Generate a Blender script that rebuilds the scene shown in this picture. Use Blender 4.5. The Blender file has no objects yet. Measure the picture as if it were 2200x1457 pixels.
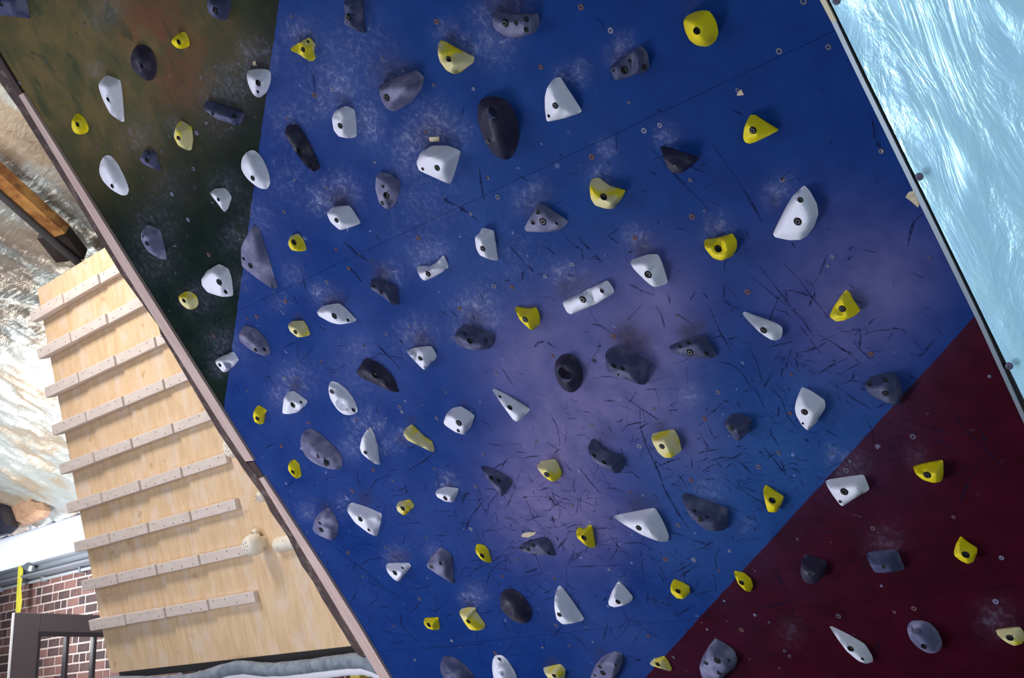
import bpy, bmesh, math, random
import numpy as np
from mathutils import Vector, Matrix, noise
from mathutils.geometry import delaunay_2d_cdt

S = bpy.context.scene
COL = S.collection
rnd = random.Random(7)

# ------------------------------------------------------------------ calibration
F = 2639.0; CX, CY = 1100.0, 728.5; EYE = 1.25
def unit(v): return v/np.linalg.norm(v)
AX = -unit(np.array([-1577-CX, 1650-CY, F]))                       # world X in camera space (x right, y down, z forward)
AZ = unit(np.array([-0.0374743, -0.9546575, 0.2953385])); AZ = unit(AZ-AX*(AZ@AX))
AY = np.cross(AZ, AX)
def world(P): return Vector((float(P@AX), float(P@AY), float(P@AZ)+EYE))
def ray(x, y): return np.array([x-CX, y-CY, F])

# ------------------------------------------------------------------ camera
cd = bpy.data.cameras.new('camera'); cam = bpy.data.objects.new('camera', cd); COL.objects.link(cam)
cd.sensor_width = 36; cd.lens = 36*F/2200; cd.clip_start = .05; cd.clip_end = 100
R = Matrix(((AX[0], -AX[1], -AX[2]), (AY[0], -AY[1], -AY[2]), (AZ[0], -AZ[1], -AZ[2])))
cam.matrix_world = Matrix.Translation((0, 0, EYE)) @ R.to_4x4()
S.camera = cam

# ------------------------------------------------------------------ world, lamps, exposure
W_ = bpy.data.worlds.new('world'); S.world = W_; W_.use_nodes = True
W_.node_tree.nodes['Background'].inputs[0].default_value = (.62, .72, 1, 1)
W_.node_tree.nodes['Background'].inputs[1].default_value = .14
S.view_settings.view_transform = 'Standard'; S.view_settings.look = 'None'
S.view_settings.exposure = 0; S.view_settings.gamma = 1
try: S.view_settings.use_curve_mapping = False
except Exception: pass
def area(name, loc, target, size, power, color, sy=None):
    l = bpy.data.lights.new(name, 'AREA'); l.energy = power; l.color = color
    l.shape = 'RECTANGLE'; l.size = size; l.size_y = sy or size
    o = bpy.data.objects.new(name, l); COL.objects.link(o); o.location = loc
    o.rotation_euler = (Vector(target)-Vector(loc)).to_track_quat('-Z', 'Y').to_euler()
    return o
area('floor_bounce_fill', (-3.4, .7, .06), (-2.3, 2.2, 2.1), 1.15, 92, (.86, .88, 1))  # unseen lamp added, standing in for light bounced off the floor
area('left_front_fill', (-5.4, -3.2, 1.4), (-2.4, 2.0, 2.2), 2.6, 112, (.88, .88, 1))  # unseen soft fill added from the left front
area('foil_fill', (1.5, -1.0, .35), (-.2, 1.5, 2.1), 1.0, 72, (.78, .93, 1))  # unseen lamp added to brighten the foil panel
area('campus_ceiling_lamp', (-5.6, 1.0, 4.05), (-5.4, 2.9, 2.4), .6, 58, (1, .95, .90))
area('eaves_lamp', (-9.6, 3.3, 2.0), (-9.4, 4.0, 3.0), .5, 55, (.93, .96, 1))
area('brick_fill', (-7.6, 2.6, 3.1), (-8.4, 4.5, 1.9), .6, 45, (1, .94, .90))  # unseen lamp added to brighten the brick wall

# ------------------------------------------------------------------ materials
def mat(name, color, rough=.5, metal=0, spec=.5, fn=None):
    m = bpy.data.materials.new(name); m.use_nodes = True
    nt = m.node_tree; b = nt.nodes['Principled BSDF']
    b.inputs['Base Color'].default_value = (*color, 1); b.inputs['Roughness'].default_value = rough
    b.inputs['Metallic'].default_value = metal; b.inputs['Specular IOR Level'].default_value = spec
    if fn: fn(nt, b)
    return m
class G:
    def __init__(s, nt): s.nt = nt
    def n(s, t, **k):
        x = s.nt.nodes.new(t)
        for a, v in k.items(): setattr(x, a, v)
        return x
    def put(s, sock, v):
        if isinstance(v, bpy.types.NodeSocket): s.nt.links.new(v, sock)
        elif isinstance(v, (tuple, list)) and len(v) == 3 and sock.type == 'RGBA': sock.default_value = (*v, 1)
        else: sock.default_value = v
    def math(s, op, a, b=0., c=None, clamp=False):
        x = s.n('ShaderNodeMath', operation=op, use_clamp=clamp); s.put(x.inputs[0], a); s.put(x.inputs[1], b)
        if c is not None: s.put(x.inputs[2], c)
        return x.outputs[0]
    def mix(s, f, a, b):
        x = s.n('ShaderNodeMix', data_type='RGBA'); s.put(x.inputs[0], f); s.put(x.inputs[6], a); s.put(x.inputs[7], b)
        return x.outputs[2]
    def coord(s, which='Object', scale=None):
        x = s.n('ShaderNodeTexCoord').outputs[which]
        if scale:
            m = s.n('ShaderNodeMapping'); s.nt.links.new(x, m.inputs[0]); m.inputs['Scale'].default_value = scale
            x = m.outputs[0]
        return x
    def noise(s, vec, scale, detail=4, rough=.55, dist=0):
        x = s.n('ShaderNodeTexNoise'); s.put(x.inputs['Vector'], vec); x.inputs['Scale'].default_value = scale
        x.inputs['Detail'].default_value = detail; x.inputs['Roughness'].default_value = rough; x.inputs['Distortion'].default_value = dist
        return x.outputs[0]
    def ramp(s, v, a, b, smooth=True):
        x = s.n('ShaderNodeMapRange'); x.interpolation_type = 'SMOOTHSTEP' if smooth else 'LINEAR'
        s.put(x.inputs[0], v); x.inputs[1].default_value = a; x.inputs[2].default_value = b
        return x.outputs[0]
    def attr(s, name): return s.n('ShaderNodeAttribute', attribute_name=name).outputs['Fac']
    def bump(s, b, h, strength, dist=.002):
        x = s.n('ShaderNodeBump'); x.inputs['Strength'].default_value = strength; x.inputs['Distance'].default_value = dist
        s.put(x.inputs['Height'], h); s.nt.links.new(x.outputs[0], b.inputs['Normal'])

def hold_mat(name, base, chalk, lo, hi, scale=28, rough=.6, amount=1., dark=None):
    def fn(nt, b):
        g = G(nt); c = g.coord()
        oi = g.n('ShaderNodeObjectInfo')
        v = g.n('ShaderNodeVectorMath', operation='ADD'); g.put(v.inputs[0], c); g.put(v.inputs[1], oi.outputs['Location']); c = v.outputs[0]
        f = g.math('MULTIPLY', g.ramp(g.noise(c, scale, 3, .5), lo, hi), amount)
        col = g.mix(f, base, chalk)
        f2 = g.math('MULTIPLY', g.ramp(g.noise(c, scale*6, 4, .7), .5, .8), .25)
        col = g.mix(f2, col, dark or tuple(x*.6 for x in base))
        g.put(b.inputs['Base Color'], col)
        g.bump(b, g.noise(c, 900, 2, .6), .25, .0006)
    return mat(name, base, rough, 0, .35, fn)
HM = {
 'w': hold_mat('white_resin', (.75, .745, .84), (.58, .58, .62), .52, .8, 22, .5, .5, (.45, .45, .47)),
 'y': hold_mat('yellow_resin', (.78, .62, .006), (.74, .63, .10), .5, .8, 25, .5, .5, (.5, .4, .01)),
 'c': hold_mat('chalked_yellow_resin', (.78, .62, .02), (.70, .62, .33), .38, .54, 20, .6, .95, (.4, .35, .1)),
 'g': hold_mat('slate_resin', (.050, .056, .125), (.15, .15, .24), .42, .72, 22, .6, .8, (.03, .03, .05)),
 'd': hold_mat('charcoal_resin', (.026, .022, .045), (.09, .085, .12), .5, .78, 22, .5, .7, (.01, .01, .015)),
 'l': hold_mat('chalky_grey_resin', (.115, .115, .21), (.26, .25, .37), .4, .68, 22, .7, .85, (.07, .065, .1)),
}
M_bolt = mat('dark_steel', (.05, .048, .05), .45, .7)
M_hole_shade = mat('hole_shade_lining', (.032, .030, .036), .7, .2)  # dark lining paints the shade of depth into the holes
M_nut = mat('zinc_t_nut', (.085, .08, .125), .6, .3)
M_nutr = mat('rusty_t_nut', (.12, .055, .055), .85, .1)
M_nutc = mat('chalked_t_nut', (.15, .155, .24), .9, .0)
M_black = mat('gap_black', (.01, .01, .012), .8)  # black painted in for dark gaps: t-nut holes and foil edge
M_steel = mat('galvanised_steel', (.42, .5, .56), .35, .8)

# ------------------------------------------------------------------ object helpers
def link(name, me, m=None, parent=None):
    o = bpy.data.objects.new(name, me); COL.objects.link(o)
    if parent: o.parent = parent
    if m and me: me.materials.append(m)
    return o
def tag(o, label=None, cat=None, group=None, kind=None):
    if label: o['label'] = label
    if cat: o['category'] = cat
    if group: o['group'] = group
    if kind: o['kind'] = kind
    return o
def mesh(name, vs, fs, smooth=False, ang=None):
    me = bpy.data.meshes.new(name); me.from_pydata([tuple(v) for v in vs], [], [tuple(f) for f in fs]); me.update()
    if smooth:
        me.polygons.foreach_set('use_smooth', [True]*len(me.polygons))
        if ang: me.set_sharp_from_angle(angle=math.radians(ang))
    return me
def boxv(x0, x1, y0, y1, z0, z1):
    v = [(x, y, z) for z in (z0, z1) for y in (y0, y1) for x in (x0, x1)]
    f = [(0, 2, 3, 1), (4, 5, 7, 6), (0, 1, 5, 4), (2, 6, 7, 3), (0, 4, 6, 2), (1, 3, 7, 5)]
    return v, f
def box(name, x0, x1, y0, y1, z0, z1, m, parent=None, bev=0.):
    v, f = boxv(x0, x1, y0, y1, z0, z1); me = mesh(name, v, f)
    if bev:
        bm = bmesh.new(); bm.from_mesh(me)
        bmesh.ops.bevel(bm, geom=bm.edges[:], offset=bev, segments=2, affect='EDGES', profile=.6)
        bm.to_mesh(me); bm.free()
    return link(name, me, m, parent)
def empty(name, loc=(0, 0, 0), mtx=None):
    o = bpy.data.objects.new(name, None); COL.objects.link(o); o.empty_display_size = .05
    if mtx is not None: o.matrix_world = mtx
    else: o.location = loc
    return o
def tube(name, pts, r, m, parent=None, seg=10, rad=None):
    vs, fs = [], []
    for i, p in enumerate(pts):
        p = Vector(p); d = (Vector(pts[min(i+1, len(pts)-1)])-Vector(pts[max(i-1, 0)])).normalized()
        a = d.cross(Vector((0, 0, 1))); a = a.normalized() if a.length > .01 else Vector((1, 0, 0)); b = d.cross(a)
        rr = rad(i) if rad else r
        for k in range(seg):
            t = 2*math.pi*k/seg; vs.append(p+a*math.cos(t)*rr+b*math.sin(t)*rr)
    for i in range(len(pts)-1):
        for k in range(seg):
            a, b = i*seg+k, i*seg+(k+1) % seg; fs.append((a, b, b+seg, a+seg))
    fs.append(tuple(range(seg))[::-1]); fs.append(tuple((len(pts)-1)*seg+k for k in range(seg)))
    return link(name, mesh(name, vs, fs, True, 50), m, parent)

class Plane:
    """an overhanging plane through the pixels: axes u (world X), v (up the slope), n (towards the room)"""
    def __init__(s, deg, D):
        t = math.radians(deg); s.D = D
        s.down = math.cos(t)*(-AZ)+math.sin(t)*AY; s.up = -s.down
        n = np.cross(AX, s.up); s.n = n; assert n[2] < 0
        s.rot = np.array([[A@B for B in (AX, s.up, s.n)] for A in (AX, AY, AZ)])
    def uvh(s, x, y, h=0.):
        r = ray(x, y); P = r*((-s.D+h)/(s.n@r)); return float(P@AX), float(P@s.up), h
    def pix(s, u, v, h):
        P = AX*u+s.up*v+s.n*(-s.D+h); return CX+F*P[0]/P[2], CY+F*P[1]/P[2]
    def mtx(s, u=0., v=0., h=0.):
        P = AX*u+s.up*v+s.n*(-s.D+h)
        return Matrix.Translation(world(P)) @ Matrix([list(map(float, r)) for r in s.rot]).to_4x4()

# ------------------------------------------------------------------ the climbing wall
WP = Plane(40, 2.15)
UL = WP.uvh(250, 540)[0]-.0; UR = WP.uvh(1985, 452)[0]
VA = WP.uvh(506, 671)[1]; VB = WP.uvh(1484, 1331)[1]
VT, VBOT = VA+1.24, VB-1.9
climb = empty('climbing_wall', mtx=WP.mtx())
tag(climb, 'large overhanging plywood climbing wall painted green, blue and dark red', 'climbing wall')

def line_uv(p, q):                       # a u + b v = c with the left side positive
    u0, v0, _ = WP.uvh(*p); u1, v1, _ = WP.uvh(*q); dx, dy = u1-u0, v1-v0; L = math.hypot(dx, dy)
    return dy/L, -dx/L, (dy*u0-dx*v0)/L
GB = line_uv((600, 0), (480, 885)); BR = line_uv((2085, 690), (1385, 1457))
def wall_paint(nt, b):
    g = G(nt); c = g.coord(); sep = g.n('ShaderNodeSeparateXYZ'); g.put(sep.inputs[0], c)
    X, Y = sep.outputs[0], sep.outputs[1]
    wob = g.math('MULTIPLY', g.math('SUBTRACT', g.noise(c, 25, 2), .5), .006)
    def side(L):
        d = g.math('ADD', g.math('MULTIPLY', X, L[0]), g.math('MULTIPLY', Y, L[1]))
        d = g.math('ADD', g.math('SUBTRACT', d, L[2]), wob)
        return g.ramp(d, -.0012, .0012)
    big = g.noise(c, 2.2, 5, .6); fine = g.noise(c, 60, 4, .65); mid = g.noise(c, 12, 5, .6)
    blue = g.mix(g.ramp(mid, .3, .7), (.0026, .022, .128), (.0044, .030, .152))
    green = g.mix(g.ramp(mid, .35, .7), (.0030, .0085, .0065), (.007, .0145, .009))
    warm_bounce = g.mix(g.ramp(g.noise(c, 9, 5, .6), .35, .65), (.135, .10, .042), (.075, .072, .032))
    green = g.mix(g.math('MULTIPLY', g.attr('warm_bounce'), 1., clamp=True), green, warm_bounce)  # warm lamp bounce painted into the green as olive-brown
    green = g.mix(g.math('MULTIPLY', g.attr('red_bounce'), g.ramp(mid, .3, .6)), green, (.13, .05, .028))  # reddish part of the same painted lamp bounce
    dk = g.math('MULTIPLY', g.attr('warm_bounce'), g.ramp(g.noise(g.coord('Object', (2.2, .8, 1)), 7, 4, .6, .6), .56, .66))
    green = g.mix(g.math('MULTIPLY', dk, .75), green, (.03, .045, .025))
    red = g.mix(g.ramp(mid, .3, .7), (.026, .0016, .0060), (.041, .0022, .0100))
    s1 = side(GB); s2 = side(BR)
    col = g.mix(s1, blue, green) if SG > 0 else g.mix(s1, green, blue)
    col = g.mix(s2, col, red) if SR > 0 else g.mix(s2, red, col)
    haze = g.math('MULTIPLY', g.attr('dust'), g.ramp(big, .25, .75))  # chalk dust together with gloss haze painted over the blue
    haze = g.math('MULTIPLY', haze, g.math('ADD', .55, g.math('MULTIPLY', fine, .7)), clamp=True)
    onlyb = g.math('SUBTRACT', 1., s1) if SG > 0 else s1
    notred = g.math('SUBTRACT', 1., s2) if SR > 0 else s2
    haze = g.math('MULTIPLY', haze, g.math('ADD', .06, g.math('MULTIPLY', onlyb, .94)))
    haze = g.math('MULTIPLY', haze, g.math('ADD', .22, g.math('MULTIPLY', notred, .78)))
    col = g.mix(g.math('MULTIPLY', haze, .52), col, g.mix(g.ramp(X, -2.5, -1.5), (.070, .098, .28), (.046, .125, .32)))
    wear_sheen = g.math('MULTIPLY', g.attr('wear_sheen'), g.math('ADD', .08, g.math('MULTIPLY', mid, 1.65)), clamp=True)
    col = g.mix(wear_sheen, col, (.150, .125, .27))  # purple-grey of real wear plus light sheen painted in
    spl = g.ramp(g.noise(c, 55, 6, .78, .5), .46, .68)
    ch = g.math('MULTIPLY', g.attr('chalk'), g.math('ADD', .5, g.math('MULTIPLY', g.math('MULTIPLY', onlyb, (g.math('SUBTRACT', 1., s2) if SR > 0 else s2)), .5)))
    chf = g.math('ADD', g.math('MULTIPLY', g.math('MULTIPLY', ch, spl), .62), g.math('MULTIPLY', ch, .13), clamp=True)
    col = g.mix(chf, col, (.36, .38, .56))
    spk = g.math('MULTIPLY', g.ramp(g.noise(c, 38, 2, .5), .70, .76), g.attr('dust'))
    col = g.mix(g.math('MULTIPLY', spk, .30), col, (.5, .55, .8))
    gr = g.math('MULTIPLY', g.attr('grime'), g.math('ADD', .5, fine), clamp=True)
    col = g.mix(g.math('MULTIPLY', gr, .85), col, (.030, .023, .040))
    scr = g.noise(g.coord('Object', (1, 9, 1)), 26, 4, .6, 1.2)
    col = g.mix(g.math('MULTIPLY', g.math('MULTIPLY', g.ramp(scr, .66, .72), g.attr('scuff')), .5), col, (.012, .014, .05))
    g.put(b.inputs['Base Color'], col)
    g.put(b.inputs['Roughness'], g.math('ADD', .42, g.math('MULTIPLY', mid, .2)))
    g.bump(b, g.math('ADD', mid, g.math('MULTIPLY', fine, .5)), .25, .0015)
def sgn(L, p):
    u, v, _ = WP.uvh(*p); return L[0]*u+L[1]*v-L[2]
SG = sgn(GB, (300, 300)); SR = sgn(BR, (2000, 1300))
M_paint = mat('wall_paint', (.02, .05, .3), .5, 0, .04, wall_paint)
M_ply_edge = mat('raw_plywood_edge', (.42, .30, .20), .8)

DUST_SHEEN = [(640, 260, 330, .8), (800, 600, 340, .7), (1080, 330, 230, .35), (900, 950, 380, .5), (560, 900, 280, .4), (1600, 930, 280, .85), (1450, 1220, 200, .5), (1350, 1200, 330, .5), (1650, 1110, 110, .55), (1850, 950, 110, .45)]  # chalk dust, plus gloss haze and brightly lit blue painted in
WEAR_SHEEN = [(1400, 640, 95, .6), (1240, 640, 60, .3), (1150, 735, 85, .55), (1330, 780, 120, .6), (1240, 880, 100, .85), (1180, 980, 90, .75), (1160, 1080, 95, .85), (1270, 1120, 85, .6),  # worn zones, with the sheen of light put into the colour
        (1400, 860, 70, .55), (1420, 720, 70, .45), (1100, 800, 60, .35), (1790, 600, 150, .32), (1920, 600, 110, .36), (1830, 720, 110, .25), (1480, 950, 70, .35)]
WARM_BOUNCE = [(90, 90, 190, .95), (260, 130, 170, .9), (190, 300, 110, .35), (330, 330, 110, .1), (430, 60, 120, .55), (60, 230, 120, .6)]  # where warm lamp bounce is painted on the green
RED_BOUNCE = [(350, 70, 60, .8), (385, 170, 55, .8), (420, 110, 40, .5), (300, 50, 50, .4), (330, 20, 60, .4)]  # redder spots of the painted lamp bounce
CHALK = [(545, 125, 38, .9), (490, 180, 45, .75), (530, 110, 25, .8), (452, 205, 30, .5), (470, 260, 40, .3), (545, 470, 35, .4), (505, 510, 30, .5), (300, 290, 35, .5), (205, 150, 15, .8), (285, 130, 12, .5),
         (330, 480, 45, .35), (335, 560, 45, .35), (485, 400, 30, .45), (365, 400, 40, .25), (440, 640, 35, .4), (475, 740, 35, .5), (470, 790, 18, .8), (370, 265, 15, .6), (640, 75, 30, .7), (660, 70, 18, .5),
         (730, 190, 30, .8), (700, 220, 35, .5), (785, 255, 28, .9), (800, 280, 25, .6), (830, 165, 40, .35), (880, 310, 32, .8), (930, 275, 45, .85), (985, 290, 30, .5), (870, 350, 25, .5), (690, 430, 28, .8), (730, 412, 35, .8),
         (960, 70, 22, .6), (1010, 105, 28, .55), (1060, 90, 40, .6), (1035, 30, 25, .4), (1090, 10, 40, .4), (1340, 95, 20, .6), (1320, 120, 20, .5), (1245, 155, 20, .7), (1210, 160, 18, .5), (1300, 320, 15, .8), (1310, 330, 12, .7),
         (1290, 375, 25, .5), (1430, 295, 22, .6), (1130, 430, 28, .5), (1150, 410, 22, .5), (910, 550, 28, .7), (940, 540, 20, .7), (840, 590, 25, .6), (700, 640, 22, .6), (680, 625, 15, .8), (1020, 665, 35, .9), (1045, 680, 25, .8),
         (890, 720, 35, .6), (905, 735, 20, .5), (985, 715, 20, .5), (770, 745, 18, .4), (630, 820, 35, .55), (610, 850, 28, .6), (640, 810, 15, .5), (860, 940, 22, .5), (780, 910, 30, .5), (810, 915, 18, .6), (755, 960, 22, .6), (830, 960, 18, .4),
         (1365, 510, 22, .7), (1380, 525, 22, .5), (1210, 590, 25, .6), (1240, 605, 30, .5), (1540, 490, 28, .5), (1680, 400, 22, .5), (1660, 420, 20, .4), (1480, 850, 18, .7), (1790, 975, 15, .6), (1830, 1000, 28, .6), (1815, 1010, 18, .6), (1900, 1168, 35, .45), (2140, 1330, 35, .5), (2130, 1325, 12, .8),
         (600, 1090, 15, .3), (660, 1100, 18, .5), (740, 1080, 20, .3), (850, 1195, 22, .4), (840, 1200, 12, .4), (1020, 1280, 22, .6), (1000, 1285, 12, .7), (930, 1185, 15, .4), (960, 1035, 22, .5), (1140, 1160, 18, .4), (1330, 1250, 14, .3), (1700, 1355, 25, .3), (1970, 985, 18, .4),
         (1520, 1060, 30, .4), (1600, 1130, 20, .2), (630, 590, 22, .4), (600, 650, 20, .35), (770, 100, 60, .25), (700, 150, 60, .25), (620, 260, 40, .35), (900, 430, 80, .22), (1100, 560, 70, .18), (760, 800, 60, .2), (620, 380, 50, .25), (510, 600, 25, .3), (410, 640, 20, .4), (215, 35, 30, .5), (240, 20, 25, .4)]
GRIME = [(930, 298, 34, .8), (950, 300, 22, .6), (840, 160, 36, .7), (870, 150, 22, .6), (732, 432, 24, .95), (740, 425, 14, .6), (652, 85, 22, .5), (1085, 15, 38, .8), (1060, 12, 20, .7), (1110, 12, 20, .7), (1330, 125, 20, .5), (556, 138, 16, .95), (975, 80, 22, .5), (735, 215, 14, .6), (712, 650, 18, .8), (730, 645, 14, .7), (720, 640, 16, .5),
         (640, 685, 10, .8), (905, 733, 20, .9), (925, 738, 14, .6), (1020, 690, 28, .7), (635, 830, 14, .8), (1000, 870, 10, .5), (820, 590, 20, .8), (1170, 420, 20, .3), (1140, 450, 16, .4), (1215, 620, 22, .7), (1245, 610, 18, .6), (1265, 600, 14, .5), (1380, 535, 20, .9), (1400, 540, 14, .6), (1350, 725, 32, 1.0), (1375, 735, 24, .9), (1330, 720, 14, .9),
         (1480, 715, 24, .9), (1500, 705, 16, .8), (1540, 495, 14, .5), (1190, 985, 12, .7), (1370, 1090, 30, .7), (1400, 1085, 18, .6), (850, 1200, 14, .8), (868, 1200, 12, .6), (965, 1045, 12, .7), (785, 1075, 16, .6), (1010, 1300, 10, .8), (700, 1090, 12, .7), (1420, 920, 14, .7), (520, 245, 18, .4), (775, 10, 24, .5), (1665, 435, 12, .6), (1185, 1425, 14, .6), (1290, 1405, 14, .5),
         (1830, 1020, 22, .5), (1860, 1015, 14, .4), (860, 945, 10, .6), (885, 905, 10, .6), (1300, 935, 18, .4), (545, 740, 30, .2), (620, 280, 12, .5), (1485, 10, 20, .3)]
SCUFF = [(1180, 1100, 200, 1.), (1000, 1250, 200, .8), (1600, 900, 200, .8), (1350, 1000, 200, .7), (1450, 1250, 200, .6), (800, 1100, 150, .5), (1900, 800, 150, .4)]
def blobs(px, py, L, squash=1.):
    a = np.zeros_like(px)
    for x, y, s, w in L:
        d = ((px-x)**2+(py-y)**2)/(s*s); a = np.maximum(a, w*np.exp(-d*.9)) if w > .45 and s < 60 else a+w*np.exp(-d*.9)*(1-a)
    return np.clip(a, 0, 1)
def panel(v0, v1):
    st = .016; nx = int((UR-UL)/st); ny = max(2, int((v1-v0)/st)); g_ = .0004
    us = np.linspace(UL+g_, UR, nx+1); vv = np.linspace(v0+g_, v1-g_, ny+1)
    Ug, Vg = np.meshgrid(us, vv); U = Ug.ravel(); V = Vg.ravel(); n = len(U)
    P = AX[None]*U[:, None]+WP.up[None]*V[:, None]-WP.n[None]*WP.D
    px = CX+F*P[:, 0]/P[:, 2]; py = CY+F*P[:, 1]/P[:, 2]
    co = np.stack([U, V, np.zeros(n)], 1).tolist()
    fs = []
    for j in range(ny):
        for i in range(nx):
            a = j*(nx+1)+i; fs.append((a, a+1, a+nx+2, a+nx+1))
    c = [0, nx, (ny+1)*(nx+1)-1, ny*(nx+1)]; b0 = len(co)
    for k in c: co.append([U[k], V[k], -.018])
    def strip(idx, A, B): fs.append(tuple(idx)+(B, A))
    strip(list(range(0, nx+1))[::-1], b0, b0+1) if 0 else fs.append(tuple([b0, b0+1]+list(range(nx, -1, -1))))
    fs.append(tuple([b0+1, b0+2]+[j*(nx+1)+nx for j in range(ny, -1, -1)]))
    fs.append(tuple([b0+2, b0+3]+[ny*(nx+1)+i for i in range(0, nx+1)]))
    fs.append(tuple([b0+3, b0]+[j*(nx+1) for j in range(0, ny+1)]))
    fs.append((b0, b0+3, b0+2, b0+1))
    me = mesh('plywood_panel', co, fs)
    for nm, L in (('dust', DUST_SHEEN), ('wear_sheen', WEAR_SHEEN), ('warm_bounce', WARM_BOUNCE), ('red_bounce', RED_BOUNCE), ('chalk', CHALK), ('grime', GRIME), ('scuff', SCUFF)):  # 'dust' holds chalk dust plus painted gloss haze and lit blue
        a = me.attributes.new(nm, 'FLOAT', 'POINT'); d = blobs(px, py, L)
        if nm in ('chalk', 'dust'):                       # chalk and painted haze thin out to the lower right
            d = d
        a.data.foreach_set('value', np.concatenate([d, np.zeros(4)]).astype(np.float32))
    return link('plywood_panel', me, M_paint, climb)
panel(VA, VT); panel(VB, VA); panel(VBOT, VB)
# timber frame behind the sheets
M_frame = mat('framing_timber', (.30, .20, .12), .8)
for i in range(5):
    u = UL+.02+i*(UR-UL-.06)/4; box('stud', u-.019, u+.019, VBOT, VT, -.20, -.0185, M_frame, climb)
box('top_plate', UL, UR, VT-.04, VT, -.2, -.0185, M_frame, climb)

def woodfn(c1, c2, stretch=(1, 12, 12), sc=6, blot=None, bc=(.5, .4, .35)):
    def fn(nt, b):
        g = G(nt); n = g.noise(g.coord('Object', stretch), sc, 5, .6, .4)
        col = g.mix(g.ramp(n, .3, .7), c1, c2)
        if blot: col = g.mix(g.math('MULTIPLY', g.ramp(g.noise(g.coord(), blot, 4, .6), .5, .66), .6), col, bc)
        g.put(b.inputs['Base Color'], col); g.bump(b, n, .3, .001)
    return fn
M_batten = mat('pinkish_batten', (.4, .28, .24), .75, fn=woodfn((.44, .31, .28), (.54, .40, .35), (12, 1, 12)))
M_brown = mat('stained_edge_board', (.12, .07, .06), .8, fn=woodfn((.038, .022, .021), (.075, .044, .04), (6, 1, 6), 9, 30, (.17, .13, .11)))
M_darkb = mat('dark_board_and_gap', (.035, .02, .02), .8, fn=woodfn((.03, .016, .016), (.05, .028, .026), (6, 1, 6)))
def onwall(x, y): return WP.uvh(x, y)[:2]
def slab(name, pts, h0, h1, m, parent, inward=None):
    """prism over a pixel outline laid on the climbing wall plane"""
    P = [WP.uvh(x, y, h1)[:2] for x, y in pts]; n = len(P)
    vs = [(u, v, h0) for u, v in P]+[(u, v, h1) for u, v in P]
    fs = [tuple(range(n))[::-1], tuple(range(n, 2*n))]+[(i, (i+1) % n, n+(i+1) % n, n+i) for i in range(n)]
    me = mesh(name, vs, fs); bm = bmesh.new(); bm.from_mesh(me); bmesh.ops.recalc_face_normals(bm, faces=bm.faces); bm.to_mesh(me); bm.free()
    return link(name, me, m, parent)
# light batten pieces down the left edge, the stained board outside it
slab('batten', [(40, 205), (49, 200), (270, 553), (545, 990), (527, 992), (480, 921), (250, 556)], -.004, .010, M_batten, climb)
slab('batten', [(556, 1028), (566, 1025), (700, 1230), (772, 1345), (838, 1457), (905, 1560), (885, 1560), (815, 1457), (750, 1350), (684, 1240)], -.004, .010, M_batten, climb)
slab('batten', [(530, 995), (546, 992), (569, 1027), (556, 1030)], -.010, .002, M_darkb, climb)  # dark piece painted in for the shadow gap between the battens
edge = [(-60, 80), (0, 178), (36, 228), (150, 410), (260, 590), (340, 700), (345, 718), (372, 762), (470, 930), (510, 988), (524, 1010), (537, 1028), (566, 1068), (580, 1098), (618, 1153), (631, 1180), (648, 1215), (674, 1252), (691, 1285), (716, 1325), (739, 1362), (754, 1388), (770, 1408), (782, 1414)]
inner = [(790, 1410), (753, 1350), (687, 1240), (560, 1032), (528, 992), (482, 920), (252, 556), (42, 206), (0, 135), (-60, 40)]
slab('edge_board', edge+inner, -.16, .004, M_brown, climb)
slab('edge_board', [(-60, 42), (-54, 26), (0, 122), (48, 200), (40, 206), (0, 137)], -.004, .008, M_darkb, climb)
# steel trim on the right edge
slab('edge_trim', [(1786, 47), (1797, 46), (1852, 162), (1995, 452), (2110, 690), (2205, 900), (2400, 1330), (2390, 1330), (2199, 909), (2100, 692), (1984, 455), (1842, 164)], -.01, .006, M_steel, climb)
slab('edge_trim', [(1740, -40), (1752, -42), (1797, 46), (1786, 47)], -.01, .006, mat('pale_timber_strip', (.62, .55, .40), .8), climb)
slab('edge_gap_strip', [(1750, -40), (1775, -40), (2015, 452), (2130, 690), (2230, 900), (2430, 1330), (2395, 1330), (2200, 905), (1990, 452)], -.03, .001, M_black, climb)  # black strip painted in for the dark gap beside the foil
M_chip = mat('bare_wood', (.50, .40, .27), .9, fn=woodfn((.42, .33, .22), (.58, .48, .33), (1, 6, 1), 20))
for o in ([(1945, 424), (1952, 413), (1962, 410), (1975, 440), (1972, 446), (1962, 437), (1955, 431)],
          [(922, 295), (943, 294), (944, 303), (928, 305), (922, 302)], [(543, 133), (548, 131), (551, 141), (543, 141)],
          [(1120, 1150), (1128, 1145), (1152, 1143), (1148, 1149), (1135, 1155), (1121, 1154)],
          [(1592, 192), (1598, 204), (1584, 206), (1583, 202)], [(1893, 322), (1899, 326), (1894, 331)]):
    slab('bare_wood_patch', o, -.002, .0012, M_chip, climb)

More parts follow.
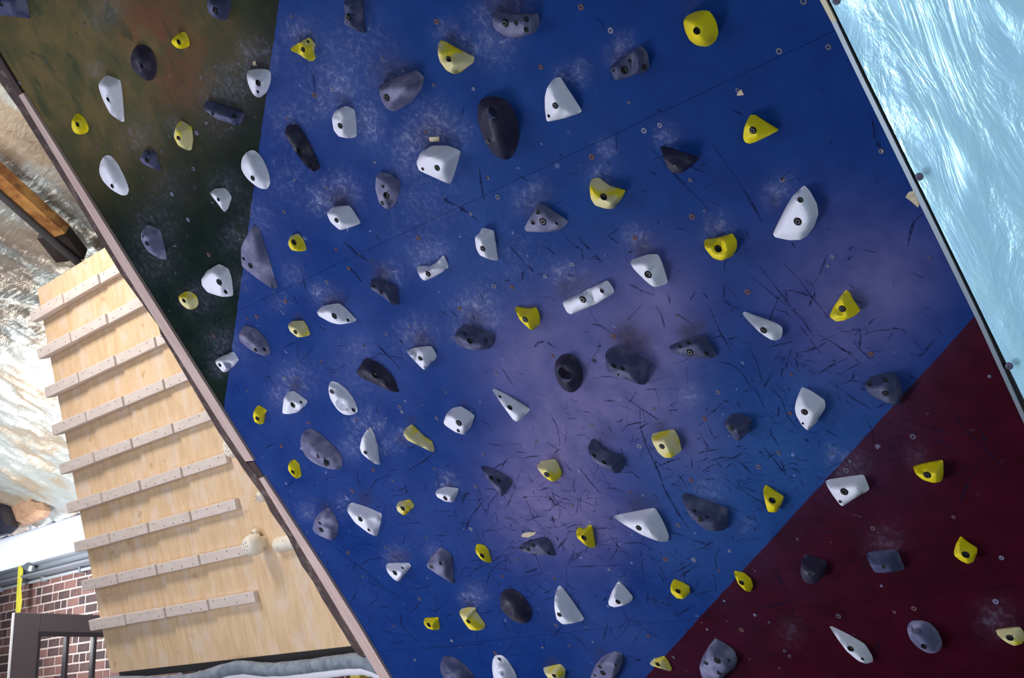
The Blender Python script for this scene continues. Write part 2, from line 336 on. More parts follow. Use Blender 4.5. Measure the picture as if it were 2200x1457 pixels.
# ------------------------------------------------------------------ t-nuts and screws left in the panels
WIN = dict(A=(0, 0, 3.643), B=(500, 0, 3.643), C=(1000, 0, 3.643), D=(1500, 0, 3.143), E=(100, 380, 3.643), F=(600, 380, 3.643), G=(1100, 380, 3.643), H=(1600, 380, 3.643),
           I=(400, 720, 3.643), J=(950, 720, 3.643), K=(1500, 720, 3.143), L=(600, 1057, 3.643), M=(1100, 1057, 3.643), N=(1600, 1057, 3.643), P=(0, 0, 1.))
def full(w, x, y): a, b, s = WIN[w]; return a+x/s, b+y/s
def ringmesh(name, m, ri):
    vs, fs = [], []; n = 12
    prof = [(1, -.002), (1, .0008), (.93, .0014), (ri, .0014), (ri, -.0005), (0, -.0005)]
    for r, z in prof[:-1]:
        for k in range(n): vs.append((r*.0085*math.cos(2*math.pi*k/n), r*.0085*math.sin(2*math.pi*k/n), z))
    for j in range(4):
        for k in range(n): a, b = j*n+k, j*n+(k+1) % n; fs.append((a, b, b+n, a+n))
    fs.append(tuple(range(4*n, 5*n)))
    me = mesh(name, vs, fs, True, 40); me.materials.append(m); me.materials.append(M_black); me.polygons[-1].material_index = 1
    return me
NUT = [ringmesh('t_nut', M_nut, .45), ringmesh('t_nut', M_nutr, .38), ringmesh('t_nut', M_nutc, .36)]
def add_nut(x, y, size=None, kind=None):
    u, v, _ = WP.uvh(x, y); o = link('t_nut', NUT[kind if kind is not None else rnd.choice((0, 0, 1, 1, 2))], None, climb)
    o.location = (u, v, 0); s = size or rnd.choice((.42, .55, .68, .8)); o.scale = (s, s, 1)
NUTS = """A 662 183 598 263 365 475 250 420 155 650 520 755 765 1150 1270 1185 1515 1320 1325 825 840 20 1540 1040
B 460 130 430 930 1597 170 1175 455 780 700 1885 695 1575 665 1510 1030 1113 1270 485 1405 1997 1392 640 745
C 905 55 1137 238 590 525 2130 705 1280 800 1522 980 1398 1022 988 1228 172 1392
D 712 8 880 317 547 345 570 1208 1237 1020
E 345 155 982 135 1108 335 728 300 1270 610 1012 755 1870 975 1645 1095 1550 455 1310 1245 1860 275 1575 1110
F 40 275 375 85 1090 480 718 660 372 825 1825 862 1683 855 2083 778 545 715 445 565 1020 1170 838 1232 660 1325 1710 158 1500 290 1410 1030 330 1445
G 962 477 475 685 1508 265 1410 312 1845 900 1293 1082 795 1250 2122 20 1395 25 320 1400 645 1440
H 653 697 1447 635 685 625
I 1390 85 1060 210 483 440 770 340 865 330 960 685 1333 670 1672 562 745 870 1465 1055 1945 1045 1615 1137 1300 1220 1012 1290 1962 650 2035 445 1690 600
J 425 300 1192 200 1655 578 2160 447 737 832 1168 707 320 935 1545 870 1467 1232 1018 1335 1950 1137 262 1185
K 1165 127 630 265 905 797 408 890 545 795 1450 685 1967 278 1180 1305 670 1378 1725 1228 622 527 45 565 1000 913
L 540 475 832 432 1155 360 653 660 1500 290 1097 838 900 1052 1062 1315 1423 800 1865 530 2155 678 2065 1215 1747 660 175 325 1350 1165 1690 1262
M 475 415 1202 528 1422 530 1703 462 762 607 632 1173 1067 1130 240 1218 448 1200 1303 262 1662 853 1527 1075 1797 1080 2012 1020 2135 1243 1620 615 345 1045
N 1070 735 735 972 1173 940 1325 912 1965 857 80 962 2010 515"""
for ln in NUTS.split('\n'):
    w, *n = ln.split(); n = list(map(float, n))
    for x, y in zip(n[::2], n[1::2]): add_nut(*full(w, x, y))

# ------------------------------------------------------------------ shoe rubber marks (hundreds, one part)
def marks():
    vs, fs = [], []
    def stroke(pts, w, taper=True):
        P = [WP.uvh(x, y)[:2] for x, y in pts]
        # resample with a little wander
        Q = []
        for (a, b), (c, d) in zip(P, P[1:]):
            n = max(2, int(math.hypot(c-a, d-b)/.02))
            for k in range(n): Q.append((a+(c-a)*k/n, b+(d-b)*k/n))
        Q.append(P[-1]); n = len(Q); base = len(vs); ph = rnd.random()*9
        for i, (a, b) in enumerate(Q):
            t = i/(n-1); A = Q[max(i-1, 0)]; B = Q[min(i+1, n-1)]
            dx, dy = B[0]-A[0], B[1]-A[1]; L = math.hypot(dx, dy) or 1
            ww = w*.5/860*(math.sin(math.pi*min(max(t, .06), .94))**.6 if taper else 1)*(.75+.35*math.sin(ph+i*1.7))
            z = .00035+.0001*math.sin(ph)
            o = .0012*math.sin(ph+i*.9)
            vs.append((a-dy/L*(ww+o), b+dx/L*(ww+o), z)); vs.append((a+dy/L*(ww-o), b-dx/L*(ww-o), z))
        for i in range(n-1): k = base+2*i; fs.append((k, k+1, k+3, k+2))
    T = """J 10 1410 475 1545 565 1700 665;J 13 1545 570 1550 700 1590 840 1640 960 1700 1090 1740 1200 1800 1300 1880 1450;J 10 1075 1045 1130 1110 1180 1170 1240 1240;J 6 1450 540 1520 440;J 7 1510 740 1560 715 1620 690;J 5 1460 700 1600 670;J 5 1400 760 1450 700 1550 680
F 24 1275 150 1320 200 1390 222;F 26 1390 222 1430 250 1475 285;F 18 1475 285 1560 345;F 26 500 510 570 560 600 600;F 24 600 600 690 655;F 26 540 710 600 760 645 820;F 10 160 690 190 800 215 900;F 8 105 910 150 1010;F 10 750 1290 810 1360 900 1450;F 12 1580 10 1590 90 1605 180;F 8 750 460 800 510;F 12 1340 1040 1400 1100;F 9 1260 1050 1320 1090;F 16 940 1270 965 1310;F 22 1905 740 1900 810;F 8 1950 690 2000 750;F 6 2080 540 2170 620
J 16 725 95 745 60 800 45;J 18 820 55 850 80 885 95;J 6 430 220 500 300 560 400;J 6 480 270 520 340;J 6 570 285 650 310;J 7 610 965 680 950 780 945;J 6 360 855 490 870;J 5 440 900 500 935;J 8 590 1200 650 1190;J 12 820 1245 885 1335;J 6 1270 515 1360 520;J 10 1000 500 1060 520;J 5 1080 590 1160 605
G 16 520 470 560 520 615 570;G 18 650 610 705 670;G 7 540 570 555 660;G 8 120 690 180 770;G 6 200 770 300 770;G 10 1660 850 1655 955;G 10 1660 970 1720 1020 1780 1030;G 5 1690 870 1780 960;G 5 900 1130 1010 1000;G 8 1120 1010 1170 1080 1200 1180;G 6 1220 920 1235 1000;G 6 1490 910 1550 970;G 8 1300 1080 1420 1160;G 7 620 1150 700 1170 780 1230;G 8 1540 1010 1640 1230 1740 1400;G 7 750 460 830 400;G 10 745 455 830 520;G 6 1280 400 1350 410;G 14 900 590 940 580;G 9 560 1215 600 1215;G 14 1400 960 1430 900
H 6 300 680 420 800 530 940 600 1030 650 1110;H 6 300 890 400 895 480 920 560 950;H 6 120 710 220 830 300 930 400 1060;H 11 1380 290 1330 350 1290 470 1270 540;H 5 940 1245 960 1225 1050 1200 1150 1190;H 10 1150 1190 1210 1190 1270 1215;H 8 580 1240 700 1300 800 1370 900 1457;H 10 530 940 500 1020;H 6 60 790 180 880 320 1000;H 7 400 1060 480 1150 520 1220;H 8 190 1340 300 1305 375 1285;H 6 970 1155 1020 1110;H 6 860 1270 920 1335;H 8 1310 740 1400 790;H 6 940 575 1055 598;H 10 800 650 835 625;H 8 815 575 855 545;H 6 1370 1410 1500 1270;H 6 1320 1275 1385 1350;H 8 0 410 40 490;H 6 0 110 60 190 140 360;H 5 470 810 540 850;H 6 860 1250 890 1200
I 9 1480 55 1550 130 1620 200 1690 280;I 6 600 895 650 870 710 845;I 9 1340 1050 1345 1170;I 5 770 1195 860 1130;I 6 870 60 870 280;I 5 880 220 990 100;I 6 420 420 380 370;I 7 1830 900 1920 1010;I 8 1490 550 1490 610;I 4 600 180 740 280;I 5 1160 75 1230 85;I 8 780 810 820 835;I 12 1740 870 1770 885
L 9 370 380 450 440 560 540 680 620 800 730 900 800 970 850;L 9 1435 330 1500 200 1570 100 1640 30;L 9 635 570 700 535 795 515;L 9 600 545 580 600 585 630;L 8 1000 750 1080 765 1165 745 1190 700;L 9 1170 910 1225 940 1270 890;L 5 1220 770 1230 900;L 11 910 880 950 960 960 1050 1020 1120 1100 1185;L 7 770 1110 800 1085 880 1100 1050 1140;L 6 1610 800 1640 640 1720 560 1800 520;L 5 535 820 580 910;L 10 870 1200 900 1180 980 1168;L 6 1550 1240 1610 1385;L 9 820 960 860 1000 910 1030;L 9 710 885 770 835;L 5 600 640 680 770;L 5 720 750 760 830;L 5 560 340 650 370;L 5 1320 200 1340 190 1410 190;L 5 1380 130 1380 190;L 5 1400 240 1490 250;L 12 390 530 375 575;L 6 700 990 710 1060;L 4 340 615 430 615;L 8 690 1170 740 1160;L 10 965 410 985 355;L 9 1010 920 1050 945;L 9 790 890 850 910;L 7 1300 980 1365 960;L 5 1590 310 1700 300 1800 265;L 9 1930 630 1980 620 2025 595;L 10 2115 220 2170 230;L 10 2135 180 2145 250;L 5 1410 680 1430 610 1470 580;L 5 1520 1130 1620 1150;L 5 1060 1250 1200 1220 1400 1205 1640 1190;L 6 1090 950 1060 900 1110 860
M 10 1200 0 1240 70 1290 150 1340 220 1375 280;M 6 1260 320 1400 370 1500 400 1600 440;M 7 1620 430 1590 520 1610 600;M 6 900 990 1000 1050 1100 1110 1230 1200;M 6 450 585 600 580 800 577;M 10 510 1140 560 1200 600 1240;M 7 290 1170 340 1110 400 1040;M 7 710 1160 740 1080 755 1010;M 9 320 190 330 240;M 8 300 220 350 215;M 10 290 30 340 100;M 9 1050 490 1140 550;M 8 1145 630 1200 720;M 6 100 630 150 620 200 595;M 6 350 460 380 400 440 360;M 5 800 460 900 470 910 500;M 5 1830 190 1920 235;M 8 1060 840 1130 850 1240 890;M 8 1270 920 1310 990;M 8 1460 795 1600 760;M 6 960 1180 1010 1080;M 8 900 1280 1010 1320;M 14 960 1325 1020 1315;M 4 1840 190 1880 205;M 5 450 1110 560 1180
N 12 225 610 300 730 390 850;N 14 390 850 250 880 90 915;N 8 1700 20 1680 100
K 7 140 175 220 200 300 260 370 370;K 8 370 350 420 430 450 490;K 6 350 100 400 200 440 330;K 8 440 360 480 300 500 240;K 8 1710 510 1800 630 1900 740 2000 830 2080 900;K 7 1850 560 1920 660 1960 780;K 7 1320 550 1460 600 1600 640 1700 660 1830 665;K 5 1220 550 1400 640 1600 710 1800 790 2000 890 2100 950;K 9 1890 900 1830 980 1770 1140;K 9 0 800 60 785 140 770;K 6 60 855 150 830 290 832;K 8 440 760 500 830 600 950;K 5 30 920 100 880 160 875;K 7 480 350 560 430 600 540 680 640;K 6 650 150 675 240;K 8 600 180 590 240;K 6 510 180 560 100;K 7 480 640 540 750;K 5 340 370 300 375;K 14 710 700 750 720;K 9 545 470 540 560;K 6 1870 320 1930 380;K 6 1210 840 1380 835;K 5 1840 870 1770 945;K 5 250 760 310 750;K 6 340 900 300 870;K 12 560 840 590 930;K 5 580 630 680 670;K 5 330 1230 370 1210 400 1260;K 5 900 310 1050 430 1200 520
D 5 90 975 170 1080 240 1180;D 6 240 1180 320 1300 400 1440;D 14 1165 790 1190 870 1195 940;D 18 1200 950 1235 1010;D 10 230 740 300 775;D 8 890 970 910 950;D 6 1200 1190 1220 1230
C 9 1020 145 1060 165 1090 210;C 10 420 1380 490 1420;C 10 830 1365 880 1350;C 5 930 1110 960 1150;C 8 760 1215 730 1210;C 10 110 1310 120 1457;C 9 1440 1330 1500 1370;C 7 1440 1150 1900 1640
B 12 630 580 640 700 645 800;B 8 1800 940 1810 800"""
    for ln in T.split('\n'):
        for it in ln.split(';'):
            tk = it.split()
            if tk[0].isalpha(): w = tk[0]; tk = tk[1:]
            wd = float(tk[0]); n = list(map(float, tk[1:])); stroke([full(w, x, y) for x, y in zip(n[::2], n[1::2])], wd/3.643*1.45+1.3)
    r = random.Random(3)
    for cx, cy, sx, sy, n in ((1170, 1090, 110, 60, 150), (1090, 1180, 150, 60, 90), (1350, 1250, 170, 90, 110), (1000, 1340, 120, 60, 60), (1700, 900, 130, 110, 110), (1600, 1080, 120, 70, 50), (1280, 900, 120, 90, 70), (1500, 1000, 90, 90, 50),
                              (760, 1200, 70, 90, 50), (850, 1050, 120, 60, 45), (1750, 700, 130, 60, 45), (1150, 560, 120, 50, 25), (1450, 480, 200, 120, 30), (1950, 1000, 80, 90, 25), (1800, 1300, 150, 100, 20), (700, 720, 120, 80, 16), (1850, 780, 90, 60, 22)):
        for _ in range(n):
            x, y = r.gauss(cx, sx), r.gauss(cy, sy); u, v, _h = WP.uvh(x, y)
            if u < UL+.12 or u > UR-.05: continue
            a = r.choice((r.gauss(.9, .5), r.gauss(-.3, .4), r.uniform(0, 3.14))); L = r.choice((8, 12, 16, 22, 30, 42, 58))*r.uniform(.7, 1.3); k = r.gauss(0, .16)
            stroke([(x, y), (x+math.cos(a)*L/2, y+math.sin(a)*L/2), (x+math.cos(a+k)*L, y+math.sin(a+k)*L)], r.choice((1.6, 2.0, 3.0, 4.4)))
    me = mesh('shoe_rubber_marks', vs, fs)
    def fn(nt, b):
        g = G(nt); n = g.noise(g.coord(), 160, 3, .7)
        t = g.n('ShaderNodeBsdfTransparent'); mx = g.n('ShaderNodeMixShader')
        g.put(mx.inputs[0], g.math('MULTIPLY', g.math('ADD', .25, g.ramp(n, .34, .62)), .50)); g.put(mx.inputs[1], t.outputs[0]); g.put(mx.inputs[2], b.outputs[0])
        g.put(nt.nodes['Material Output'].inputs[0], mx.outputs[0])
    o = link('shoe_rubber_marks', me, mat('shoe_rubber', (.010, .010, .034), .9, 0, .05, fn=fn), climb); o['kind'] = 'stuff'
marks()

# ------------------------------------------------------------------ climbing holds
def inpoly(x, y, P):
    c = False; n = len(P); j = n-1
    for i in range(n):
        xi, yi = P[i]; xj, yj = P[j]
        if (yi > y) != (yj > y) and x < (xj-xi)*(y-yi)/(yj-yi)+xi: c = not c
        j = i
    return c
def segd(x, y, P):
    best = 1e9; n = len(P)
    for i in range(n):
        ax, ay = P[i]; bx, by = P[(i+1) % n]; dx, dy = bx-ax, by-ay
        t = max(0, min(1, ((x-ax)*dx+(y-ay)*dy)/(dx*dx+dy*dy+1e-9))); best = min(best, math.hypot(x-ax-t*dx, y-ay-t*dy))
    return best
def chaikin(P, r, it=2):
    for _ in range(it):
        Q = []; n = len(P)
        for i in range(n):
            a, b = P[i], P[(i+1) % n]; L = math.hypot(b[0]-a[0], b[1]-a[1])
            q = r
            Q += [(a[0]+(b[0]-a[0])*q, a[1]+(b[1]-a[1])*q), (b[0]+(a[0]-b[0])*q, b[1]+(a[1]-b[1])*q)]
        P = Q; r = .25
    return P
def bolt_mesh():
    n = 16; vs, fs = [], []
    prof = [(1, -.0016), (1, .0012), (.88, .002), (.50, .002)]
    for r, z in prof:
        for k in range(n): vs.append((r*math.cos(2*math.pi*k/n), r*math.sin(2*math.pi*k/n), z/.008))
    for j in range(3):
        for k in range(n): a, b = j*n+k, j*n+(k+1) % n; fs.append((a, b, b+n, a+n))
    for z in (.002, -.003):
        for k in range(n):
            q = round((k+.0)/n*6)/6; a = 2*math.pi*k/n; rr = .46/math.cos(((a+math.pi/6) % (math.pi/3))-math.pi/6)
            vs.append((rr*math.cos(a), rr*math.sin(a), z/.008))
    for k in range(n): a, b = 3*n+k, 3*n+(k+1) % n; fs.append((a, b, b+n, a+n)); fs.append((a+n, b+n, b+2*n, a+2*n))
    fs.append(tuple(range(5*n, 6*n)))
    me = mesh('bolt', vs, fs); me.materials.append(M_bolt); return me
BOLT = bolt_mesh()
GRP = dict(w='white holds on the climbing wall', y='yellow holds on the climbing wall', c='yellow holds on the climbing wall', g='grey holds on the climbing wall', d='dark charcoal holds on the climbing wall', l='grey holds on the climbing wall')

def make_hold(spec):
    w, colr, style, H, outl, crest, holes, label = [s.strip() for s in spec.split('|')]
    H = float(H)/100
    nums = list(map(float, outl.split())); poly = [full(w, x, y) for x, y in zip(nums[::2], nums[1::2])]
    A = sum(poly[i][0]*poly[(i+1) % len(poly)][1]-poly[(i+1) % len(poly)][0]*poly[i][1] for i in range(len(poly)))
    if A < 0: poly = poly[::-1]
    cx = sum(p[0] for p in poly)/len(poly); cy = sum(p[1] for p in poly)/len(poly)
    u0, v0, _ = WP.uvh(cx, cy)
    a = WP.pix(u0, v0, 0); b = WP.pix(u0, v0, .01); sh = ((b[0]-a[0])*100, (b[1]-a[1])*100); sl = math.hypot(*sh); q = (sh[0]/sl, sh[1]/sl)
    # control points with heights
    n = len(poly); ctrl = []
    for i in range(n):
        p0, p1, p2 = poly[i-1], poly[i], poly[(i+1) % n]
        tx, ty = p2[0]-p0[0], p2[1]-p0[1]; L = math.hypot(tx, ty) or 1; m = (ty/L, -tx/L)     # outward (image, clockwise)
        d = m[0]*q[0]+m[1]*q[1]; t = max(0, min(1, (d+.15)/.75)); t = t*t*(3-2*t)
        ctrl.append((p1[0], p1[1], H*(.55 if style == 'e' else .72)*t+.0015))
    if style != 'e':
        if crest:
            cn = [c.split() for c in crest.split(',')]
            for c in cn: x, y = full(w, float(c[0]), float(c[1])); ctrl.append((x, y, H*float(c[2])))
        else:
            for i in range(n):
                x, y, h = ctrl[i]; k = .70 if style == 'f' else .5
                nx, ny = cx+(x-cx)*k+sh[0]*H*.22, cy+(y-cy)*k+sh[1]*H*.22
                if inpoly(nx, ny, poly): ctrl.append((nx, ny, H))
        res = delaunay_2d_cdt([Vector((c[0], c[1])) for c in ctrl], [(i, (i+1) % n) for i in range(n)], [], 0, 1e-4)
        cv, cf, orig = res[0], res[2], res[3]; chh = [ctrl[o[0]][2] if o else H*.5 for o in orig]
        tris = []
        for f in cf:
            for k in range(1, len(f)-1): tris.append((f[0], f[k], f[k+1]))
    dome_max = None
    fine = chaikin(poly, .30 if style == 'e' else (.12 if style in 'sf' else .22), 2)
    def exitd(x, y, P):
        # distance from (x, y) against the projected normal until the outline is left
        best = 1e9; n_ = len(P)
        for i_ in range(n_):
            ax, ay = P[i_]; bx, by = P[(i_+1) % n_]; ex, ey = bx-ax, by-ay; den = -q[0]*ey+q[1]*ex
            if abs(den) < 1e-9: continue
            t_ = ((ax-x)*ey-(ay-y)*ex)/den; w_ = ((ax-x)*-q[1]+(ay-y)*q[0])/den
            if t_ > .3 and -1e-6 <= w_ <= 1+1e-6: best = min(best, t_)
        return 0 if best > 1e8 else best
    def height(x, y):
        return min(height0(x, y), .0012+.80*exitd(x, y, fine)/sl)
    def height0(x, y):
        if style == 'e':
            d = segd(x, y, poly); s = min(1, d/dm)
            k = max(0, min(1, 1-(((x-cx)*q[0]+(y-cy)*q[1])/rad)))           # base level rises towards the near silhouette
            base = H*.55*max(0, min(1, ((x-cx)*q[0]+(y-cy)*q[1])/rad*.5+.35))
            return base+(H-base)*math.sqrt(max(0, 1-(1-s)**2))
        best = None
        for t in tris:
            (ax, ay), (bx, by), (ex, ey) = cv[t[0]], cv[t[1]], cv[t[2]]
            D = (by-ey)*(ax-ex)+(ex-bx)*(ay-ey)
            if abs(D) < 1e-9: continue
            l1 = ((by-ey)*(x-ex)+(ex-bx)*(y-ey))/D; l2 = ((ey-ay)*(x-ex)+(ax-ex)*(y-ey))/D; l3 = 1-l1-l2
            mn = min(l1, l2, l3)
            if best is None or mn > best[0]: best = (mn, l1*chh[t[0]]+l2*chh[t[1]]+l3*chh[t[2]])
            if mn >= 0: break
        return max(.001, min(H*1.02, best[1]))
    xs = [p[0] for p in poly]; ys = [p[1] for p in poly]; size = max(max(xs)-min(xs), max(ys)-min(ys)); rad = size/2
    dm = max(segd(cx+dx*size*.08, cy+dy*size*.08, poly) for dx in (-1, 0, 1) for dy in (-1, 0, 1))
    step = max(3.2, size/17)
    # holes
    HL = []
    if holes:
        for t in holes.split(','):
            hx, hy, hr, ty = t.split(); hx, hy = full(w, float(hx), float(hy)); r = float(hr)/WIN[w][2]
            if ty == 'b': r *= .86
            hh = height(hx, hy); uu, vv, _ = WP.uvh(hx, hy, hh)
            P = AX*uu+WP.up*vv+WP.n*(-WP.D+hh); rm = r*P[2]/F*1.05
            seg = 20 if ty == 'p' or r > 7 else (14 if r > 4.5 else 10)
            while rm > .002:
                ring = [WP.pix(uu+rm*math.cos(2*math.pi*k/seg), vv+rm*math.sin(2*math.pi*k/seg), hh) for k in range(seg)]
                if all(inpoly(x, y, fine) and segd(x, y, fine) > 1.2 for x, y in ring) and all(math.hypot(uu-o['u'], vv-o['v']) > rm+o['r']+.001 for o in HL): break
                rm *= .9
            else: continue
            if rm < .0022: continue
            HL.append(dict(u=uu, v=vv, h=hh, r=rm, ring=ring, ty=ty, seg=seg))
    pts = [(x, y) for x, y in fine]; edges = [(i, (i+1) % len(fine)) for i in range(len(fine))]; nb = len(fine)
    for hl in HL:
        b0 = len(pts); pts += hl['ring']; s = hl['seg']; edges += [(b0+i, b0+(i+1) % s) for i in range(s)]; hl['b0'] = b0
    nfix = len(pts)
    yy = min(ys); row = 0
    while yy < max(ys):
        xx = min(xs)+(step/2 if row % 2 else 0)
        while xx < max(xs):
            if inpoly(xx, yy, fine) and segd(xx, yy, fine) > step*.45 and all(segd(xx, yy, h['ring']) > step*.4 and not inpoly(xx, yy, h['ring']) for h in HL): pts.append((xx, yy))
            xx += step
        yy += step*.87; row += 1
    # extra row just inside the rim
    r0 = delaunay_2d_cdt([Vector(p) for p in pts], edges, [], 0, 1e-5)
    V2, F2, O2 = r0[0], r0[2], r0[3]; N = len(V2)
    first = {}
    for i, o in enumerate(O2):
        for k in o: first[k] = i
    faces = []
    for f in F2:
        mx = sum(V2[i][0] for i in f)/len(f); my = sum(V2[i][1] for i in f)/len(f)
        if inpoly(mx, my, fine) and not any(inpoly(mx, my, h['ring']) for h in HL): faces.append(tuple(f))
    fixed = set(first[i] for i in range(nb))
    hs = []
    for i, v in enumerate(V2):
        if i in fixed:                      # rim: only where the chord behind the point lies inside
            mx, my = v[0]-q[0]*1.2, v[1]-q[1]*1.2
            hs.append(min(height0(v[0], v[1]), .0012+.80*exitd(mx, my, fine)/sl) if inpoly(mx, my, fine) else .0012)
        else: hs.append(height(v[0], v[1]))
    nbr = [set() for _ in range(N)]
    for f in faces:
        for i in range(len(f)): a_, b_ = f[i], f[(i+1) % len(f)]; nbr[a_].add(b_); nbr[b_].add(a_)
    lim = [.0012+.80*exitd(v[0], v[1], fine)/sl for v in V2]
    for it in range(5 if style in 'er' else 1):
        new = hs[:]
        for i in range(N):
            if nbr[i] and i not in fixed: new[i] = min(hs[i]*.45+.55*sum(hs[k] for k in nbr[i])/len(nbr[i]), lim[i])
        hs = new
    # rounded rim: the last millimetres drop away
    vs = []
    for i in range(N):
        u, v, _ = WP.uvh(V2[i][0], V2[i][1], hs[i]); vs.append((u-u0, v-v0, hs[i]))
    fs = [f[::-1] for f in faces]
    loop = [first[i] for i in range(nb)]
    for _ in range(3):                      # even out the rim heights
        hh_ = [vs[i][2] for i in loop]
        for a_, i in enumerate(loop):
            h_ = (hh_[a_-1]+hh_[a_]*2+hh_[(a_+1) % nb])/4
            u, v, _z = WP.uvh(V2[i][0], V2[i][1], h_); vs[i] = (u-u0, v-v0, h_)
    # skirt to the wall (slightly drawn in on the near side)
    mu = sum(vs[i][0] for i in loop)/nb; mv = sum(vs[i][1] for i in loop)/nb
    sk1 = len(vs)
    for i in loop: x, y, h = vs[i]; k = .985; vs.append((mu+(x-mu)*k, mv+(y-mv)*k, h*.72))
    sk2 = len(vs)
    for i in loop: x, y, h = vs[i]; k = .93 if h > .006 else .99; vs.append((mu+(x-mu)*k, mv+(y-mv)*k, -.0008))
    for i in range(nb):
        j = (i+1) % nb; fs.append((loop[i], sk1+i, sk1+j, loop[j])[::-1]); fs.append((sk1+i, sk2+i, sk2+j, sk1+j)[::-1])
    fs.append(tuple(sk2+i for i in range(nb)))
    shade_faces = []; rims = []; bolts = []; nbody = len(fs)
    for hl in HL:
        s = hl['seg']; ring = [first[hl['b0']+i] for i in range(s)]; rm = hl['r']
        depth = min(hl['h']-.004, dict(b=.020, s=.006, p=max(.02, rm*1.1), q=rm*.35)[hl['ty']]); depth = max(depth, .003)
        ax_ = dict(p=.85, q=.9).get(hl['ty'], .55); lim_d = depth; k_ = 1
        if hl['ty'] == 'p': depth = lim_d = hl['h']*.8
        if hl['ty'] == 'q': depth = lim_d = min(rm*.7, hl['h']-.006)
        while hl['ty'] in 'bs' and k_*.001 < depth and lim_d == depth:
            d_ = k_*.001
            for i in ring:
                sx_, sy_ = V2[i][0]-q[0]*d_*sl*ax_, V2[i][1]-q[1]*d_*sl*ax_
                if not inpoly(sx_, sy_, fine) or height(sx_, sy_) < hs[i]-d_+.0015: lim_d = d_; break
            k_ += 1
        depth = max(.004, min(depth, lim_d-.001))
        hcx = sum(V2[i][0] for i in ring)/s; hcy = sum(V2[i][1] for i in ring)/s
        def down(i, fr, k):
            h_ = max(.002, hs[i]*(1-fr)+(hl['h']-depth)*fr); d_ = hs[i]-h_
            x_ = hcx+(V2[i][0]-hcx)*k-q[0]*d_*sl*ax_; y_ = hcy+(V2[i][1]-hcy)*k-q[1]*d_*sl*ax_
            u, v, _z = WP.uvh(x_, y_, h_); return (u-u0, v-v0, h_)
        zb = hl['h']-depth; b1 = len(vs); pq = hl['ty'] in 'pq'
        for i in ring: vs.append(down(i, .22 if pq else .12, .86 if pq else .95))
        b2 = len(vs)
        for i in ring: vs.append(down(i, 1, .62 if pq else .86))
        c_ = len(vs); vs.append(tuple(sum(vs[b2+k][m] for k in range(s))/s-(.0005 if m == 2 else 0) for m in range(3)))
        for i in range(s):
            j = (i+1) % s; fs.append((ring[i], ring[j], b1+j, b1+i)[::-1]); fs.append((b1+i, b1+j, b2+j, b2+i)[::-1]); fs.append((b2+i, b2+j, c_)[::-1])
        if hl['ty'] in 'bs': shade_faces += list(range(len(fs)-3*s, len(fs)))  # hole walls and floors take the painted shade
        if hl['ty'] == 'p' and colr == 'd': rims += list(range(len(fs)-3*s, len(fs), 3))
        k2 = .86
        if hl['ty'] == 'b': bolts.append((vs[c_][0], vs[c_][1], vs[c_][2]+.0005, rm*k2*.80))
    me = mesh('body', vs, fs)
    me.materials.append(HM[colr]); me.materials.append(M_hole_shade); me.materials.append(HM['l'])
    for i in rims: me.polygons[i].material_index = 2
    for i in shade_faces: me.polygons[i].material_index = 1
    bm = bmesh.new(); bm.from_mesh(me); bmesh.ops.recalc_face_normals(bm, faces=bm.faces)
    lone = [v for v in bm.verts if not v.link_faces]
    bmesh.ops.delete(bm, geom=lone, context='VERTS'); bm.to_mesh(me); bm.free()
    me.polygons.foreach_set('use_smooth', [True]*len(me.polygons)); me.set_sharp_from_angle(angle=math.radians(48))
    root = empty('climbing_hold', mtx=WP.mtx(u0, v0)); tag(root, label, 'climbing hold', GRP[colr])
    link('body', me, None, root)
    for x, y, z, r in bolts:
        o = link('bolt', BOLT, None, root); o.location = (x, y, z+.0015); o.scale = (r, r, .008)
    return root

